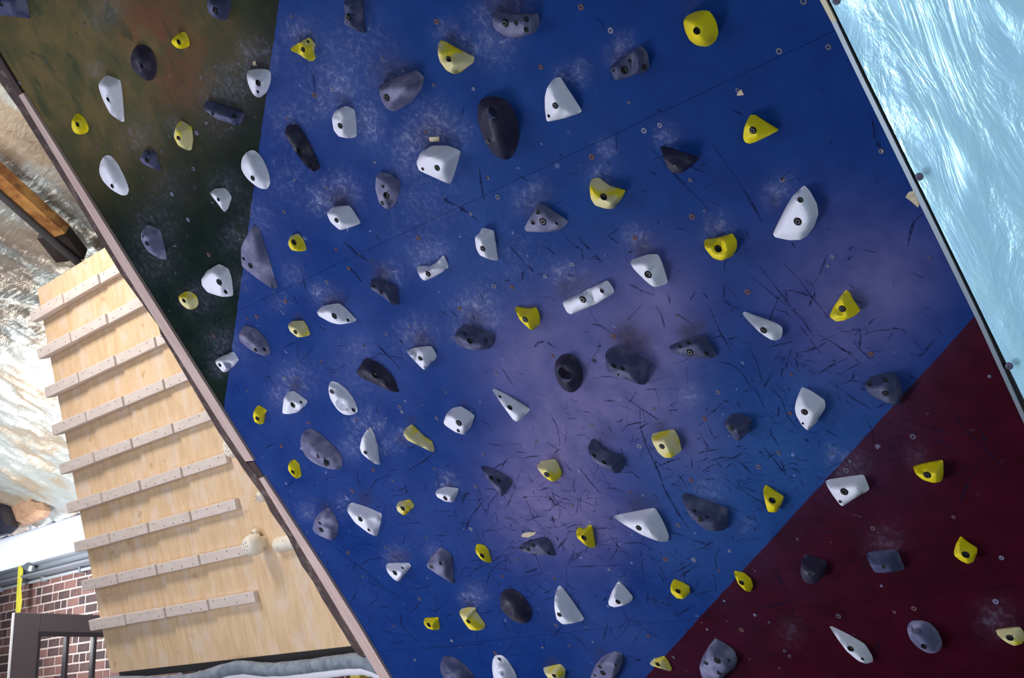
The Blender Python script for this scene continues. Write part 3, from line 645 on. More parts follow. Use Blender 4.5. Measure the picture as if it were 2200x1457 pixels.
HOLDS = open_holds = """
A|g|s|5|-60 -60 200 -60 222 60 238 148 120 132 0 120 -60 112||10 30 22 s|navy blue slab hold cut off by the photo's top left corner
A|g|r|5|1615 -30 1800 -30 1812 60 1775 168 1690 148 1620 90||1685 80 30 b|slate blue rounded hold on the green panel at the very top edge
A|y|r|4|1330 320 1395 265 1445 245 1475 290 1488 360 1430 385 1375 375||1398 328 24 b|small yellow pebble hold right above the black oval on the green panel
A|d|e|6|1060 360 1110 343 1170 370 1215 440 1228 540 1215 610 1165 640 1110 615 1045 560 1015 480 1030 410||1085 575 24 s,1105 520 14 s|near-black oval dome hold on the brownish part of the green panel
A|w|s|5.5|765 660 830 585 945 625 962 780 975 955 940 950 860 890 800 770|850 665 .95,845 790 1,905 920 .7|845 778 17 s|long white fin hold with pointed lower end on the green panel below the black oval
A|w|r|5|1930 560 1970 540 2118 540 2120 640 2085 730 2025 772 1975 735 1935 640||2020 650 30 b,2018 718 14 s|white shield-shaped hold with heavy chalk splash above on the green panel's right edge
A|g|s|5|1590 820 1625 780 1760 825 1920 880 1900 940 1870 990 1690 930 1595 860|1600 830 .8,1740 870 1,1895 905 .9|1665 893 24 b,1835 910 18 s|slate blue slanted bar hold with a pale top ledge on the green panel
A|y|r|4|560 945 600 878 655 915 695 990 690 1035 635 1058 580 1040 560 1000||605 975 22 b|small yellow egg-like hold nearest the green panel's left timber edge
A|c|s|5|1375 990 1415 942 1500 990 1512 1090 1500 1175 1465 1178 1395 1140 1358 1070|1430 980 1,1430 1120 1,1460 1040 .95|1397 1080 22 b|chalky pale yellow upright hold below the slate bar on the green panel
A|g|s|4|1090 1235 1130 1175 1215 1180 1240 1260 1265 1335 1220 1330 1110 1280|1120 1240 1,1190 1220 1,1210 1290 .7|1150 1257 26 b,1165 1195 18 s|small slate blue pointed hold between two white ovals on the green panel
P|w|e|5|212 360 220 338 232 331 247 342 262 368 276 400 277 415 268 422 250 415 230 400 215 380||241 400 6 b|white oval hold beside the left timber edge of the green panel
P|w|e|5|517 350 523 333 538 321 552 325 570 350 581 385 579 402 568 409 545 398 520 372||543 383 7 b|white oval hold straddling the border of the green and blue panels
E|w|s|4.5|1275 125 1320 92 1390 88 1415 105 1450 160 1420 250 1392 280 1340 210|1330 130 1,1395 120 .9,1390 230 .9|1345 178 18 b|small white half-moon hold on the green panel left of the bordering white oval
E|l|s|5|740 440 765 400 800 375 890 415 915 520 945 650 880 640 790 580 740 500|790 440 1,830 560 1,855 430 .9|785 522 24 b,755 465 12 s|chalky slate blue hold with faceted tip alone on the dark lower green panel
E|w|f|4|1212 800 1260 730 1350 680 1425 720 1450 800 1463 935 1370 940 1260 905 1215 850||1350 825 32 b,1402 900 18 s|broad flat white quarter-round hold low on the green panel near the blue border
E|c|r|4|1035 930 1080 897 1130 897 1180 940 1190 1000 1160 1035 1110 1040 1060 1005 1035 965||1075 970 20 b|round yellow button hold with chalked right half low on the green panel
E|l|s|3.6|1520 560 1560 470 1620 375 1660 400 1740 640 1775 760 1810 870 1770 880 1640 790 1525 700|1600 430 .8,1650 600 1,1620 740 1,1560 600 .8|1595 695 28 b,1543 640 14 s,1533 695 14 s|large low triangular grey-blue wedge hold with chalk on the blue panel's upper left edge
E|c|s|4|1892 500 1910 460 1970 443 2010 490 2038 578 1975 585 1920 575 1895 540||1937 512 28 b|small yellow teardrop hold right of the large grey-blue wedge
E|l|s|5|1505 1230 1545 1160 1640 1190 1720 1270 1755 1370 1730 1405 1660 1390 1560 1330 1510 1280|1590 1210 1,1660 1300 .9,1580 1290 .9|1635 1355 28 b,1705 1350 20 s,1600 1250 24 q|scuffed grey-violet oval hold with a shallow dish, left edge of blue above the white stub
E|c|s|4|1887 1160 1920 1130 2010 1125 2040 1170 2065 1235 2030 1250 1965 1258 1905 1210|1940 1160 1,2000 1190 1,2010 1150 .8|1948 1215 22 b|small chalky yellow squarish hold left of the white lozenge hold
I|w|s|5|225 200 265 170 370 130 395 165 412 195 370 245 320 290 285 290 235 230|275 200 1,320 265 .9,370 170 1|263 235 20 b|short white block stub hold at the lower tip of the green panel
B|c|s|4.5|452 378 520 332 600 290 650 350 635 400 650 455 625 482 590 475 520 425 460 400|560 350 1,600 340 .9,615 420 1,600 455 .8|550 388 24 b,590 325 14 s|small lumpy chalk-streaked yellow hold at the top left of the blue panel
B|g|s|5|865 20 900 -20 1020 -20 1025 150 1045 260 1000 255 870 190 880 100|910 60 1,960 220 1,960 10 .9|905 135 34 b|slate fin hold at the top edge between two yellow holds
B|c|s|5.5|1605 360 1625 315 1665 325 1780 390 1893 445 1885 490 1770 575 1730 582 1670 550 1620 480 1605 420|1640 360 .9,1850 450 .9,1705 540 1,1780 480 1|1690 462 28 b|large pale yellow triangular hold above the tall black oval
B|l|s|6|1140 690 1160 660 1300 600 1440 545 1500 600 1480 690 1400 800 1270 875 1205 855 1160 780|1160 700 .8,1225 835 1,1370 670 1,1450 590 .9,1420 560 .7|1203 763 34 b|big chalky grey hold with a slanting lower right face, upper middle of blue
B|w|s|5|775 930 800 865 890 828 955 860 965 960 972 1070 915 1085 830 1070 790 1020|890 850 .9,885 1050 1,880 960 1|840 985 28 b|white blunt hold with chalk dust on both sides, left of the big chalky grey hold
B|d|s|5|405 1040 425 980 500 970 550 1040 600 1120 650 1230 690 1320 640 1345 590 1320 480 1180|450 1000 .9,530 1120 1,640 1310 .8,480 1080 1|520 1180 26 b,610 1300 14 s|long dark brown-grey rail hold slanting down right on the upper left blue
B|w|s|5.5|1437 1270 1470 1190 1560 1140 1680 1140 1785 1180 1765 1260 1745 1330 1705 1448 1590 1395 1455 1335|1500 1220 1,1640 1190 1,1640 1340 1,1730 1220 .8|1600 1315 30 b,1487 1322 14 s|large white D-shaped hold with chalk cloud and tan patch above it
C|d|e|8|105 790 160 755 270 755 350 810 405 920 425 1040 410 1140 370 1230 310 1258 230 1220 160 1130 110 1000 90 890||200 885 48 p,183 1105 26 b|tall black oval hold with a big round pocket in its top
C|l|f|5|210 100 250 85 400 105 575 105 578 200 540 260 410 300 300 280 215 215||312 178 38 b,398 182 18 s,478 150 22 s,475 232 22 s|chalk-white and slate hold with four holes at the top centre edge
C|g|s|5|1135 525 1180 480 1280 420 1370 352 1420 400 1443 520 1420 560 1300 595 1175 635 1150 590|1180 520 .9,1360 400 1,1370 560 1,1200 590 .9|1245 548 38 b,1288 475 18 s,1160 550 13 s,1400 525 24 s|slate blue five-sided hold left of and below the big round yellow hold
C|w|s|5.5|620 760 640 680 690 615 740 600 790 680 850 770 918 878 780 925 635 957 622 860|725 650 .9,780 780 .95,830 870 .9,690 900 .9|703 827 30 b,652 908 14 s|large white quarter-circle hold right of the tall black oval
C|y|e|6.5|1705 160 1740 110 1885 68 1940 120 1980 220 1975 300 1920 360 1850 368 1780 345 1730 280 1707 200||1810 242 34 b|largest bright yellow hold, smooth and round at the top of the deep blue
C|d|s|6|1520 1145 1570 1150 1700 1190 1840 1235 1760 1310 1700 1355 1625 1355 1580 1310 1550 1220|1545 1165 .6,1680 1215 1,1800 1238 .7,1620 1300 .9,1690 1310 .9|1645 1298 28 b|black arrowhead hold with a sharp pale ridge, right of centre
G|c|s|5.5|605 60 625 15 680 5 760 70 890 105 875 140 860 170 800 250 740 252 650 225 615 170|640 40 .9,740 100 1,850 125 .9,780 220 1,650 190 .9|717 157 34 b|pale yellow hold with a concave chalked top right of the large D-shaped white hold
D|y|s|5|303 930 310 860 350 775 385 775 460 825 548 878 490 910 400 955 345 972 315 960|365 800 .95,500 880 .7,400 920 .9,335 930 .9|370 880 30 b|bright yellow triangular hold pointing right below the largest yellow hold
H|w|f|4|220 450 240 400 320 240 380 140 468 63 510 110 565 210 578 290 545 390 490 460 440 493 350 497 240 475||415 350 38 b,435 180 24 s|tall flat white half-ellipse hold nearest the silver foil
G|y|s|5|1500 510 1520 485 1600 480 1725 440 1760 500 1760 560 1730 620 1640 658 1570 635 1510 560|1530 510 .9,1690 490 1,1690 610 1,1600 620 .9|1613 563 36 b|bright yellow squat hold left of the tall flat white half-ellipse
G|l|f|3|95 400 150 300 200 205 250 220 350 285 445 350 380 415 290 435 110 430||243 350 36 b,202 277 20 s,165 357 20 s,348 365 13 s|flat grey triangular plate hold with several holes, centre of the blue
G|w|f|3.5|388 980 570 890 750 803 812 905 650 1000 460 1078 430 1060||555 960 34 b,705 893 19 s|flat white rectangular bar hold slanting up to the right
G|w|s|5|922 670 945 645 1060 608 1140 605 1170 660 1225 835 1110 868 1040 810 950 720|955 670 .9,1075 650 1,1050 790 .9,1130 820 1|1065 765 36 b|white wedge hold between the slanting white bar and the squat yellow hold
G|w|r|4.5|1800 1075 1820 1052 1900 1085 2060 1140 2120 1180 2115 1250 2080 1282 2030 1280 1940 1220 1870 1150|1850 1090 .5,2030 1180 1,2050 1240 1,1950 1150 .8|1968 1202 32 b|white teardrop hold with pointed upper left end, right of centre on blue
G|y|s|5|20 1030 40 1015 120 1030 190 1020 215 1080 220 1150 165 1205 140 1195 60 1120|45 1040 .9,175 1050 1,165 1170 .9,120 1060 1|102 1117 30 b|yellow claw-shaped hold left of the slanting white bar hold
F|w|s|4.5|1078 710 1095 697 1180 700 1230 670 1285 612 1310 660 1325 705 1290 740 1200 790 1135 815 1105 790 1080 740|1100 725 .9,1190 730 1,1280 650 1,1290 710 .9,1140 790 .9|1165 758 28 b|white saddle-shaped hold with a dipped top edge above left of the claw yellow
F|w|s|5|1530 470 1565 440 1590 397 1680 420 1690 500 1715 660 1640 645 1570 615 1540 560|1580 445 .8,1670 480 .9,1580 500 1,1650 630 .8,1640 540 1|1592 563 28 b|white hooked upright hold left of the flat grey triangular plate
P|l|s|3.5|808 378 820 370 840 375 860 390 857 415 848 440 832 452 815 437 806 405|825 385 .9,845 400 1,830 440 .9,820 420 1|830 420 9 b,823 400 4 s,822 436 5 s|pale grey kite-shaped hold left of the large D-shaped white hold
F|w|s|5|370 285 420 232 545 225 580 265 640 365 560 395 475 420 400 355|400 280 .9,520 250 1,470 380 1,570 360 .8|447 340 24 b|white angular hold with brown grime right above it, left part of blue
F|g|s|4.5|710 860 720 800 790 810 920 855 935 920 940 1005 880 1000 800 930 720 880|740 830 1,880 880 1,880 960 .9,800 870 .95|797 908 26 b,742 855 13 s|brownish grey notched wedge hold left of the white saddle-shaped hold
F|w|s|4.5|292 1055 340 1010 465 988 520 1030 605 1120 580 1140 470 1157 400 1140 310 1090|320 1055 .9,440 1025 1,560 1120 .9,440 1130 .9|430 1090 30 b,537 1122 14 s|white lozenge hold with two holes right of the small squarish yellow hold
F|g|s|5.5|1370 1240 1400 1190 1450 1165 1560 1190 1680 1230 1690 1290 1650 1345 1560 1360 1460 1345 1380 1300|1420 1210 .9,1460 1195 .9,1660 1255 .9,1480 1320 .9,1600 1320 .9|1490 1285 28 b,1455 1228 15 s,1620 1280 13 s|rounded slate hold with chalk cloud above, left of the yellow claw hold
I|w|s|5|1718 125 1780 100 1920 83 1968 170 1865 282 1800 215 1740 150|1750 130 .9,1895 110 1,1890 160 1,1855 255 .9|1832 183 24 b|white pyramid hold with bluish right facet below left of the rounded slate hold
I|d|f|4|1325 290 1400 178 1500 215 1590 290 1630 350 1668 452 1600 440 1500 395 1360 330||1477 312 36 b,1410 332 17 s,1572 390 14 s|dark plate hold with ringed bolt hole and pointed lower right end
I|w|e|6|1112 410 1125 370 1150 358 1210 385 1280 450 1330 540 1345 595 1320 620 1270 630 1210 615 1150 540 1120 480||1210 550 50 p,1140 443 20 s,1308 588 17 s|white oval hold with a big elongated finger pocket
I|w|s|4.5|750 615 765 490 800 445 840 435 950 515 935 550 880 605 800 620|800 480 .9,830 460 .9,920 520 .8,790 590 .9|835 548 28 b,898 525 13 s|white rounded-triangle hold left of the white pocket oval
I|y|s|4|522 630 535 580 565 547 632 588 620 620 610 690 575 702 535 680|560 580 .9,600 600 .9,580 680 .9|557 652 22 b|small yellow hold nearest the lower tip of the green paint
I|l|e|6.5|890 840 905 770 950 732 1000 735 1090 810 1190 900 1228 985 1215 1050 1160 1058 1050 1030 950 970 905 900||933 875 36 q,1097 1000 30 b,1033 952 15 s|large grey-violet oval hold with a side dish below the white rounded-triangle hold
I|y|s|4|797 1020 815 985 850 973 885 1010 903 1105 865 1127 830 1100 800 1060|840 1010 .9,870 1060 1,860 1100 .9|833 1072 20 b|small yellow hold beside the timber edge below the large grey-violet oval
I|w|s|5.5|1357 880 1380 790 1440 713 1475 780 1500 870 1518 1022 1460 1000 1375 930|1425 780 .9,1435 880 1,1455 960 .9|1403 920 20 b|white fin hold with a flat shaded right face, right of the large grey-violet oval
I|c|s|5|1697 780 1715 730 1765 697 1810 740 1870 800 1925 830 1945 905 1925 918 1850 880 1740 830|1750 740 1,1800 800 .9,1900 860 .8,1870 840 .9|1738 815 24 b|chalky yellow hooked hold with a tail pointing lower right
J|w|s|5|10 680 35 610 80 570 145 557 200 590 255 632 240 680 225 720 175 783 100 760 20 705|50 620 .9,140 590 .9,225 640 .9,175 740 .9|130 690 32 b,127 748 16 s|white chunky five-sided hold right of the chalky yellow hooked hold
J|w|s|4.5|388 430 410 420 530 480 610 530 693 582 640 640 590 680 555 665 480 560|430 450 .6,540 540 .9,620 600 1,590 650 .9|530 568 26 b,453 482 12 s|white dart-shaped hold pointing upper left, left of the black ring hold
J|d|e|7|878 240 900 180 960 142 1020 150 1080 220 1105 300 1095 390 1040 450 980 450 920 400 885 320||955 308 68 p,1000 208 14 s|black ring-like hold with a wide round pocket at the blue's centre
J|g|s|7.5|1275 150 1300 105 1400 90 1500 140 1620 200 1635 230 1620 300 1600 385 1550 390 1420 340 1290 290|1290 180 .9,1380 185 1,1500 215 1,1610 215 .5,1480 340 .9,1310 270 .9|1345 242 20 s,1412 262 20 s,1380 310 12 s|big blocky slate hold with dark top and small holes, right of the black ring hold
J|g|f|3.5|1770 90 1850 55 2050 -5 2100 75 2155 165 2110 180 1970 185 1810 145||1940 135 34 b,1930 60 18 s,1865 90 16 s,2070 142 19 s|flat slate blue trapezoid hold right of the big blocky slate hold
K|g|s|5|172 600 220 533 290 535 365 565 350 640 320 680 275 718 240 700 190 630|230 570 .9,340 590 .8,260 650 1,290 690 .8|222 630 26 b|small slate shell-shaped hold left of the white hexagon-like hold near the red paint
K|w|s|5|652 490 665 430 700 348 760 375 855 440 860 490 800 590 740 647 700 610 660 540|705 400 .8,800 450 1,770 580 .9,720 600 .8,720 480 1|718 520 28 b,707 597 14 s|white upright six-sided hold on blue left of the dark hold at the red border
K|g|s|5.5|1122 330 1150 285 1310 245 1350 290 1385 390 1365 475 1290 465 1190 420 1140 380|1160 320 .9,1300 285 1,1290 430 .9,1190 390 .9|1265 395 26 b,1160 330 18 s,1265 303 18 s,1222 435 13 s|dark navy hold on the border of the blue and red paint
J|c|s|5|1635 790 1650 770 1740 750 1815 735 1850 800 1875 905 1800 960 1740 962 1690 920 1645 840|1670 800 .9,1800 770 .9,1820 900 .9,1750 930 .9|1720 872 28 b|chalk-whitened yellow block hold right of the slate hold with a scooped top
J|c|s|5|738 1025 775 985 885 970 910 1010 935 1080 925 1120 880 1150 840 1140 790 1100 750 1050|770 1020 .9,850 1010 1,860 1110 .9,900 1080 .8|818 1093 28 b|yellow faceted hold left of the slate hold with a scooped top
J|g|s|5.5|1140 880 1170 815 1190 815 1260 880 1330 920 1415 940 1415 1010 1390 1080 1350 1083 1270 1040 1190 990 1150 930|1185 870 .7,1290 960 1,1400 955 .7,1320 1010 .9,1200 930 .9|1222 1005 26 b,1190 943 17 s,1270 997 19 s|slate hold with a scooped crescent top and three holes, lower centre
J|g|s|5|297 1030 330 1025 450 1070 560 1145 510 1210 470 1270 430 1220 370 1150|350 1050 .8,500 1140 1,400 1120 .9,460 1210 .9|415 1190 16 s,387 1117 18 s,443 1138 18 s|dark slate triangular hold with three small holes left of the yellow faceted hold
I|w|s|4|1947 1235 1970 1205 2020 1185 2130 1200 2130 1230 2097 1310 2030 1305 1965 1270|1985 1220 .9,2060 1225 1,2080 1290 .9|2028 1278 24 b|small white wedge hold above right of the tiny yellow hook
I|c|s|4|1643 1340 1665 1300 1750 1285 1788 1335 1760 1370 1715 1412 1690 1405 1655 1380|1680 1315 .9,1740 1310 .8,1745 1350 .9,1700 1380 .9|1695 1358 25 b|tiny chalky yellow hook hold right of the white trapezoid hold on lower left blue
L|w|s|5|530 150 540 100 570 82 690 120 803 170 800 210 790 260 765 353 700 325 590 240|550 130 .8,650 175 1,790 190 .7,760 320 .8,570 190 .9|635 215 26 b,700 297 13 s|large white trapezoid hold on the lower left blue
L|l|s|4|258 290 280 210 320 160 385 120 440 190 462 260 455 340 425 380 370 370 280 325|300 250 .9,390 170 .8,430 320 .9,340 330 .9|328 297 26 b,317 245 14 s|chalky grey-violet leaf-shaped hold beside the lower timber edge
L|l|s|4.5|1150 575 1190 500 1265 430 1350 490 1360 640 1370 728 1260 660 1170 600|1260 480 .8,1230 560 1,1330 600 .6,1290 640 .8|1262 560 15 s,1192 588 18 s|grey-violet kite hold with a long point downward, lower left blue
L|w|f|4|832 580 850 558 1015 555 1033 580 1000 630 940 703 900 690 850 635||905 635 26 b,965 595 12 s|small white triangular hold with rounded corners left of the grey-violet kite hold
L|y|s|4|1533 440 1550 405 1610 420 1640 460 1662 545 1640 558 1580 530 1540 480|1555 430 .9,1610 455 1,1635 530 .9|1588 500 24 b|small slim yellow hold between the grey-violet kite and a chipped slate hold
L|g|s|4|1875 430 1900 400 2080 345 2120 390 2170 505 2060 495 1930 475 1880 455|1910 425 .9,2060 385 1,2090 450 .9|1948 450 24 b,1987 417 17 s,1893 440 12 s,2110 480 13 s|slate blue pointed hold under a splintered tan chip in the scuffed area
L|y|s|4|1130 1005 1145 985 1245 980 1250 1020 1258 1075 1215 1083 1160 1070 1133 1035|1150 1005 .9,1230 1000 .9,1230 1060 .9|1170 1043 24 b|smallest boxy yellow hold at the bottom of the blue panel
L|c|s|4.5|1405 945 1425 915 1480 903 1535 905 1540 940 1550 950 1615 1040 1605 1075 1550 1087 1490 1080 1445 1020|1440 940 1,1500 990 1,1530 920 .7,1540 1050 .9,1500 1050 .9|1480 1015 23 b|chalky yellow hold with a clawed right side, left of the black oval near the bottom
L|d|e|6|1723 850 1740 775 1790 752 1860 770 1930 840 1975 930 1970 1000 1935 1035 1860 1025 1790 985 1740 920||1778 895 46 q,1830 810 15 s,1832 985 15 s|black oval hold with a pale shallow dish near the bottom
M|w|s|6|330 850 345 770 370 730 400 755 490 880 570 1000 500 1025 400 1040 350 1000 333 920|372 770 .8,405 900 1,440 1000 .9|370 962 24 b|tall white shark-fin hold right of the black oval near the bottom
M|w|s|5|752 860 780 780 833 697 880 740 950 828 930 860 870 890 800 905 760 890|825 740 .8,800 820 1,890 850 .9|830 862 26 b|white rounded triangle hold right of the tall shark-fin hold
M|w|s|6|790 190 820 180 1000 145 1118 122 1160 190 1200 270 1230 350 1220 390 1150 390 1020 340 850 240|820 205 .7,960 195 1,1070 170 1,1110 150 .9,1100 270 1,1190 360 .7|992 283 29 b|largest white wing-shaped hold right of the scuffed area on the lower blue
M|y|s|5|500 330 515 275 560 290 605 257 625 265 640 340 655 430 620 443 570 415 510 360|520 305 .9,600 300 .9,620 400 .9,560 330 1|563 360 27 b|yellow horned hold left of the largest white wing-shaped hold
M|g|s|6.5|1328 30 1345 5 1450 40 1570 85 1690 130 1690 230 1670 300 1580 310 1500 290 1400 200 1350 110|1360 70 .8,1450 150 1,1580 180 1,1680 145 .7,1490 240 .9|1475 218 28 b,1432 150 15 s,1532 197 18 s|big slate hold with a half-moon top face right of the white wing-shaped hold
K|y|s|4.5|437 1050 455 1008 500 1040 580 1090 560 1150 530 1200 470 1195 450 1120|465 1045 .9,550 1100 .9,520 1170 .9,475 1150 .9|500 1117 28 b|yellow shield-shaped hold on blue close to the red border, right of the half-moon slate
K|w|f|4|855 990 880 975 1110 942 1125 955 1160 1045 1080 1090 975 1158 955 1145 900 1070||987 1058 32 b,960 1125 13 s|flat white four-sided hold on the upper edge of the red paint
K|y|s|4.5|1447 890 1500 870 1640 843 1655 850 1657 960 1640 990 1590 1000 1520 980 1470 940|1480 895 .9,1630 870 1,1620 970 .9,1530 960 .9|1547 945 30 b|bright yellow cup-shaped hold highest on the red paint
N|y|s|4.5|1637 460 1655 400 1690 345 1740 390 1820 440 1820 480 1790 550 1745 565 1690 540 1640 500|1690 380 .8,1800 450 .9,1740 530 .9,1670 490 .9|1730 492 36 b|bright yellow leaf-shaped hold on the right side of the red paint
N|g|s|5.5|948 490 975 470 1180 447 1210 490 1258 610 1150 630 1020 635 980 570|965 500 .9,1130 520 1,1175 480 .9,1040 600 .8,1200 600 .6|1095 585 20 s|slate blue ledge hold under a chalk smear in the middle of the red paint
N|d|r|5.5|440 560 460 485 550 510 640 540 645 600 600 690 530 725 465 710 435 640|465 560 .9,600 590 .9,520 670 .9|510 645 14 s|dark slate half-round hold on the red paint left of the slate ledge hold
M|y|s|4|1733 630 1750 618 1820 635 1870 680 1888 740 1870 785 1830 778 1770 720|1760 640 .8,1850 690 .9,1850 750 .9|1797 712 25 b|small slim yellow hold exactly on the lower blue and red border
M|y|s|4.5|1238 740 1265 680 1330 705 1390 740 1392 790 1345 840 1290 835 1245 790|1275 710 .9,1350 740 1,1340 800 .9|1300 777 25 b|small round yellow hold on blue left of the slim yellow on the border
M|c|s|4.5|1075 1340 1110 1305 1190 1283 1220 1320 1253 1385 1240 1407 1170 1385 1090 1360|1110 1330 .9,1190 1320 1,1200 1380 .9|1140 1350 23 b|small chalky yellow hold at the lowest point of the blue and red border
M|l|f|4|615 1440 650 1350 720 1280 800 1248 860 1260 870 1320 840 1400 780 1500 620 1500||712 1418 28 b,688 1368 17 s,650 1437 15 s,810 1355 11 s|grey leaf-shaped hold cut by the bottom edge beside a small chalky yellow
M|c|s|4.5|243 1380 260 1372 380 1345 420 1390 415 1450 370 1500 300 1480 255 1420|270 1400 .9,370 1370 1,370 1450 .9|330 1440 22 b|chalky yellow hold with a dished top, cut by the bottom edge between two ovals
L|w|e|5|1663 1370 1675 1290 1710 1273 1760 1285 1810 1350 1870 1457 1860 1540 1700 1540 1675 1450||1722 1310 15 s,1722 1405 34 q|white long oval hold with a shallow dish, cut by the bottom edge
L|g|e|5|1255 1370 1275 1290 1320 1280 1400 1310 1480 1380 1540 1457 1520 1540 1350 1540 1270 1440||1330 1440 34 q|dark slate oval hold cut by the bottom edge left of the long white oval
M|l|f|5|1465 1370 1490 1290 1540 1210 1590 1145 1660 1180 1740 1240 1765 1310 1745 1380 1660 1440 1640 1500 1520 1500 1480 1440||1608 1322 34 b,1520 1340 19 s,1622 1417 19 s,1700 1320 13 s|large grey guitar-pick hold with holes at the bottom of the red paint
N|w|s|4.5|662 1055 680 1052 800 1110 940 1190 1000 1290 1005 1330 950 1347 890 1325 800 1250 740 1170|700 1075 .5,850 1190 .95,910 1270 1,960 1320 .8|828 1228 30 b,922 1308 13 s|long white spear-shaped hold on the red paint right of the guitar-pick hold
N|l|e|5.5|1270 1060 1290 1015 1340 1005 1420 1010 1490 1060 1540 1150 1548 1210 1520 1255 1460 1268 1390 1245 1310 1180 1275 1110||1340 1085 40 q,1403 1210 28 b|pale grey-white oval hold with a dish and bolt hole, lower red paint
N|c|s|4.5|1962 1085 1985 1075 2150 1055 2180 1090 2195 1150 2170 1190 2110 1207 2050 1180 1985 1130|1990 1100 .9,2150 1080 1,2140 1180 .9,2050 1150 .9|2075 1143 33 b|yellow hold with pale top at the photo's right edge on the red paint
H|y|s|5|662 1085 700 1010 760 920 795 883 825 910 860 980 908 1045 860 1090 780 1125 715 1133 675 1105|785 930 .9,820 1050 1,720 1090 .9,790 1090 .9|763 1033 33 b|bright yellow three-sided hold on the right of the blue above the red border
"""
for s in HOLDS.strip().split('\n'): make_hold(s)

# ------------------------------------------------------------------ silver foil panel beside the wall
def foil_fn(tint, warm=None, sc=(1.6, .8, 1), s0=9, bs=.55):
    def fn(nt, b):
        g = G(nt); c = g.coord('Object', sc); n = g.noise(c, s0, 6, .55, 1.2)
        n2 = g.noise(g.coord('Object', (3, 1, 1)), 5, 4, .6, 1)
        col = g.mix(g.ramp(n2, .3, .7), tint, tuple(min(1, x*1.12) for x in tint))
        if warm: col = g.mix(g.math('MULTIPLY', g.ramp(g.noise(g.coord(), 2.5, 3), .45, .6), .7), col, warm)
        g.put(b.inputs['Base Color'], col); g.bump(b, n, bs, .012)
    return fn
M_foil = mat('silver_foil', (.6, .85, .95), .28, .22, .6, foil_fn((.44, .78, 1.0), None, (2.0, .7, 1), 4.5, .85))
def foil_sheet(name, P0, A, B, nx, ny, amp, m, root, sag=None):
    """wrinkled sheet spanned by vectors A and B from P0, displaced along their normal"""
    N = A.cross(B).normalized(); vs, fs = [], []
    for j in range(ny+1):
        for i in range(nx+1):
            s, t = i/nx, j/ny; p = P0+A*s+B*t; a, b = s*A.length, t*B.length
            d = noise.fractal(Vector((a*7+b*1.3, b*1.6, 3.3)), .8, 2.2, 4)*.8
            rdg = 1-abs(noise.noise(Vector((a*5+b*.8+noise.noise(Vector((a*2, b*2, 1)))*1.2, b*1.1, 8))))*2
            rdg2 = max(0, 1-abs(noise.noise(Vector((a*2.2, b*9-a*3, 5))))*4)*.5*max(0, noise.noise(Vector((a, b, 2)))+.2)
            e = min(1, min(s, 1-s)*A.length/.06)
            vs.append(p+N*amp*e*(d+.9*max(0, rdg)**3+rdg2))
    for j in range(ny):
        for i in range(nx): k = j*(nx+1)+i; fs.append((k, k+1, k+nx+2, k+nx+1))
    me = mesh(name, vs, fs, True); return link(name, me, m, root)
foil = empty('foil_insulation_panel', mtx=WP.mtx(UR, 0)); tag(foil, 'bright silver-blue crinkled foil insulation panel along the right edge of the climbing wall', 'insulation panel')
UF = WP.uvh(1800, 46, .02)[0]-UR
box('backing_board', UF, UF+1.5, VBOT, VT, -.03, -.006, mat('foam_board', (.6, .62, .6), .9), foil)
foil_sheet('foil_skin', Vector((UF, VBOT, .012)), Vector((1.5, 0, 0)), Vector((0, VT-VBOT, 0)), 120, 260, .008, M_foil, foil)
def screw(x, y, pl, par, ox, h):
    u, v, _ = pl.uvh(x, y, h); n = 12; vs, fs = [], []
    for r, z in ((.0075, -.002), (.0075, .0006), (.005, .0018), (.0022, .002), (.0018, .0008)):
        for k in range(n): vs.append((r*math.cos(2*math.pi*k/n), r*math.sin(2*math.pi*k/n), z))
    for j in range(4):
        for k in range(n): a, b = j*n+k, j*n+(k+1) % n; fs.append((a, b, b+n, a+n))
    fs.append(tuple(range(4*n, 5*n)))
    o = link('screw', mesh('screw', vs, fs, True, 40), M_nut, par); o.location = (u-ox, v, h)
for x, y in ((1797, 2), (1975, 380), (2168, 787)): screw(x, y, WP, foil, UR, .024)

# ------------------------------------------------------------------ campus board
CP = Plane(15.3, 3.164)
campus = empty('campus_board', mtx=CP.mtx()); tag(campus, 'pale plywood campus training board with rows of wooden rungs, left of the climbing wall', 'campus board')
def ply_fn(nt, b):
    g = G(nt); n = g.noise(g.coord('Object', (5, 1, 1)), 5, 5, .6, .5); col = g.mix(g.ramp(n, .3, .7), (.64, .44, .25), (.76, .55, .34))
    col = g.mix(g.math('MULTIPLY', g.ramp(g.noise(g.coord('Object', (1.4, .8, 1)), 7, 5, .6), .48, .66), .6), col, (.74, .60, .50))
    col = g.mix(g.math('MULTIPLY', g.ramp(g.noise(g.coord('Object', (1, 1.5, 1)), 9, 2, .5), .66, .72), .5), col, (.45, .26, .12))
    g.put(b.inputs['Base Color'], col)
M_ply = mat('birch_plywood', (.7, .5, .3), .6, fn=ply_fn)
M_rung = mat('rung_wood', (.62, .5, .42), .7, fn=woodfn((.62, .52, .46), (.69, .60, .54), (2, 8, 8), 6, None))
cu0 = CP.uvh(80, 622)[0]; cv1 = CP.uvh(80, 622)[1]; cv0 = CP.uvh(240, 1446)[1]
box('plywood_sheet', cu0, -3.85, cv0, cv1, -.018, 0, M_ply, campus)
for x in (cu0+.03, -5.1, -3.9): box('support_post', x-.02, x+.02, cv0+.03, cv1-.02, -.12, -.018, M_frame, campus)
rows = [(82, 668), (105, 745), (110, 835), (130, 915), (147, 1000), (163, 1085), (180, 1170), (195, 1255), (208, 1342)]
ue = CP.uvh(547, 1300, .03)[0]; M_hole = mat('screw_hole', (.05, .035, .03), .9)
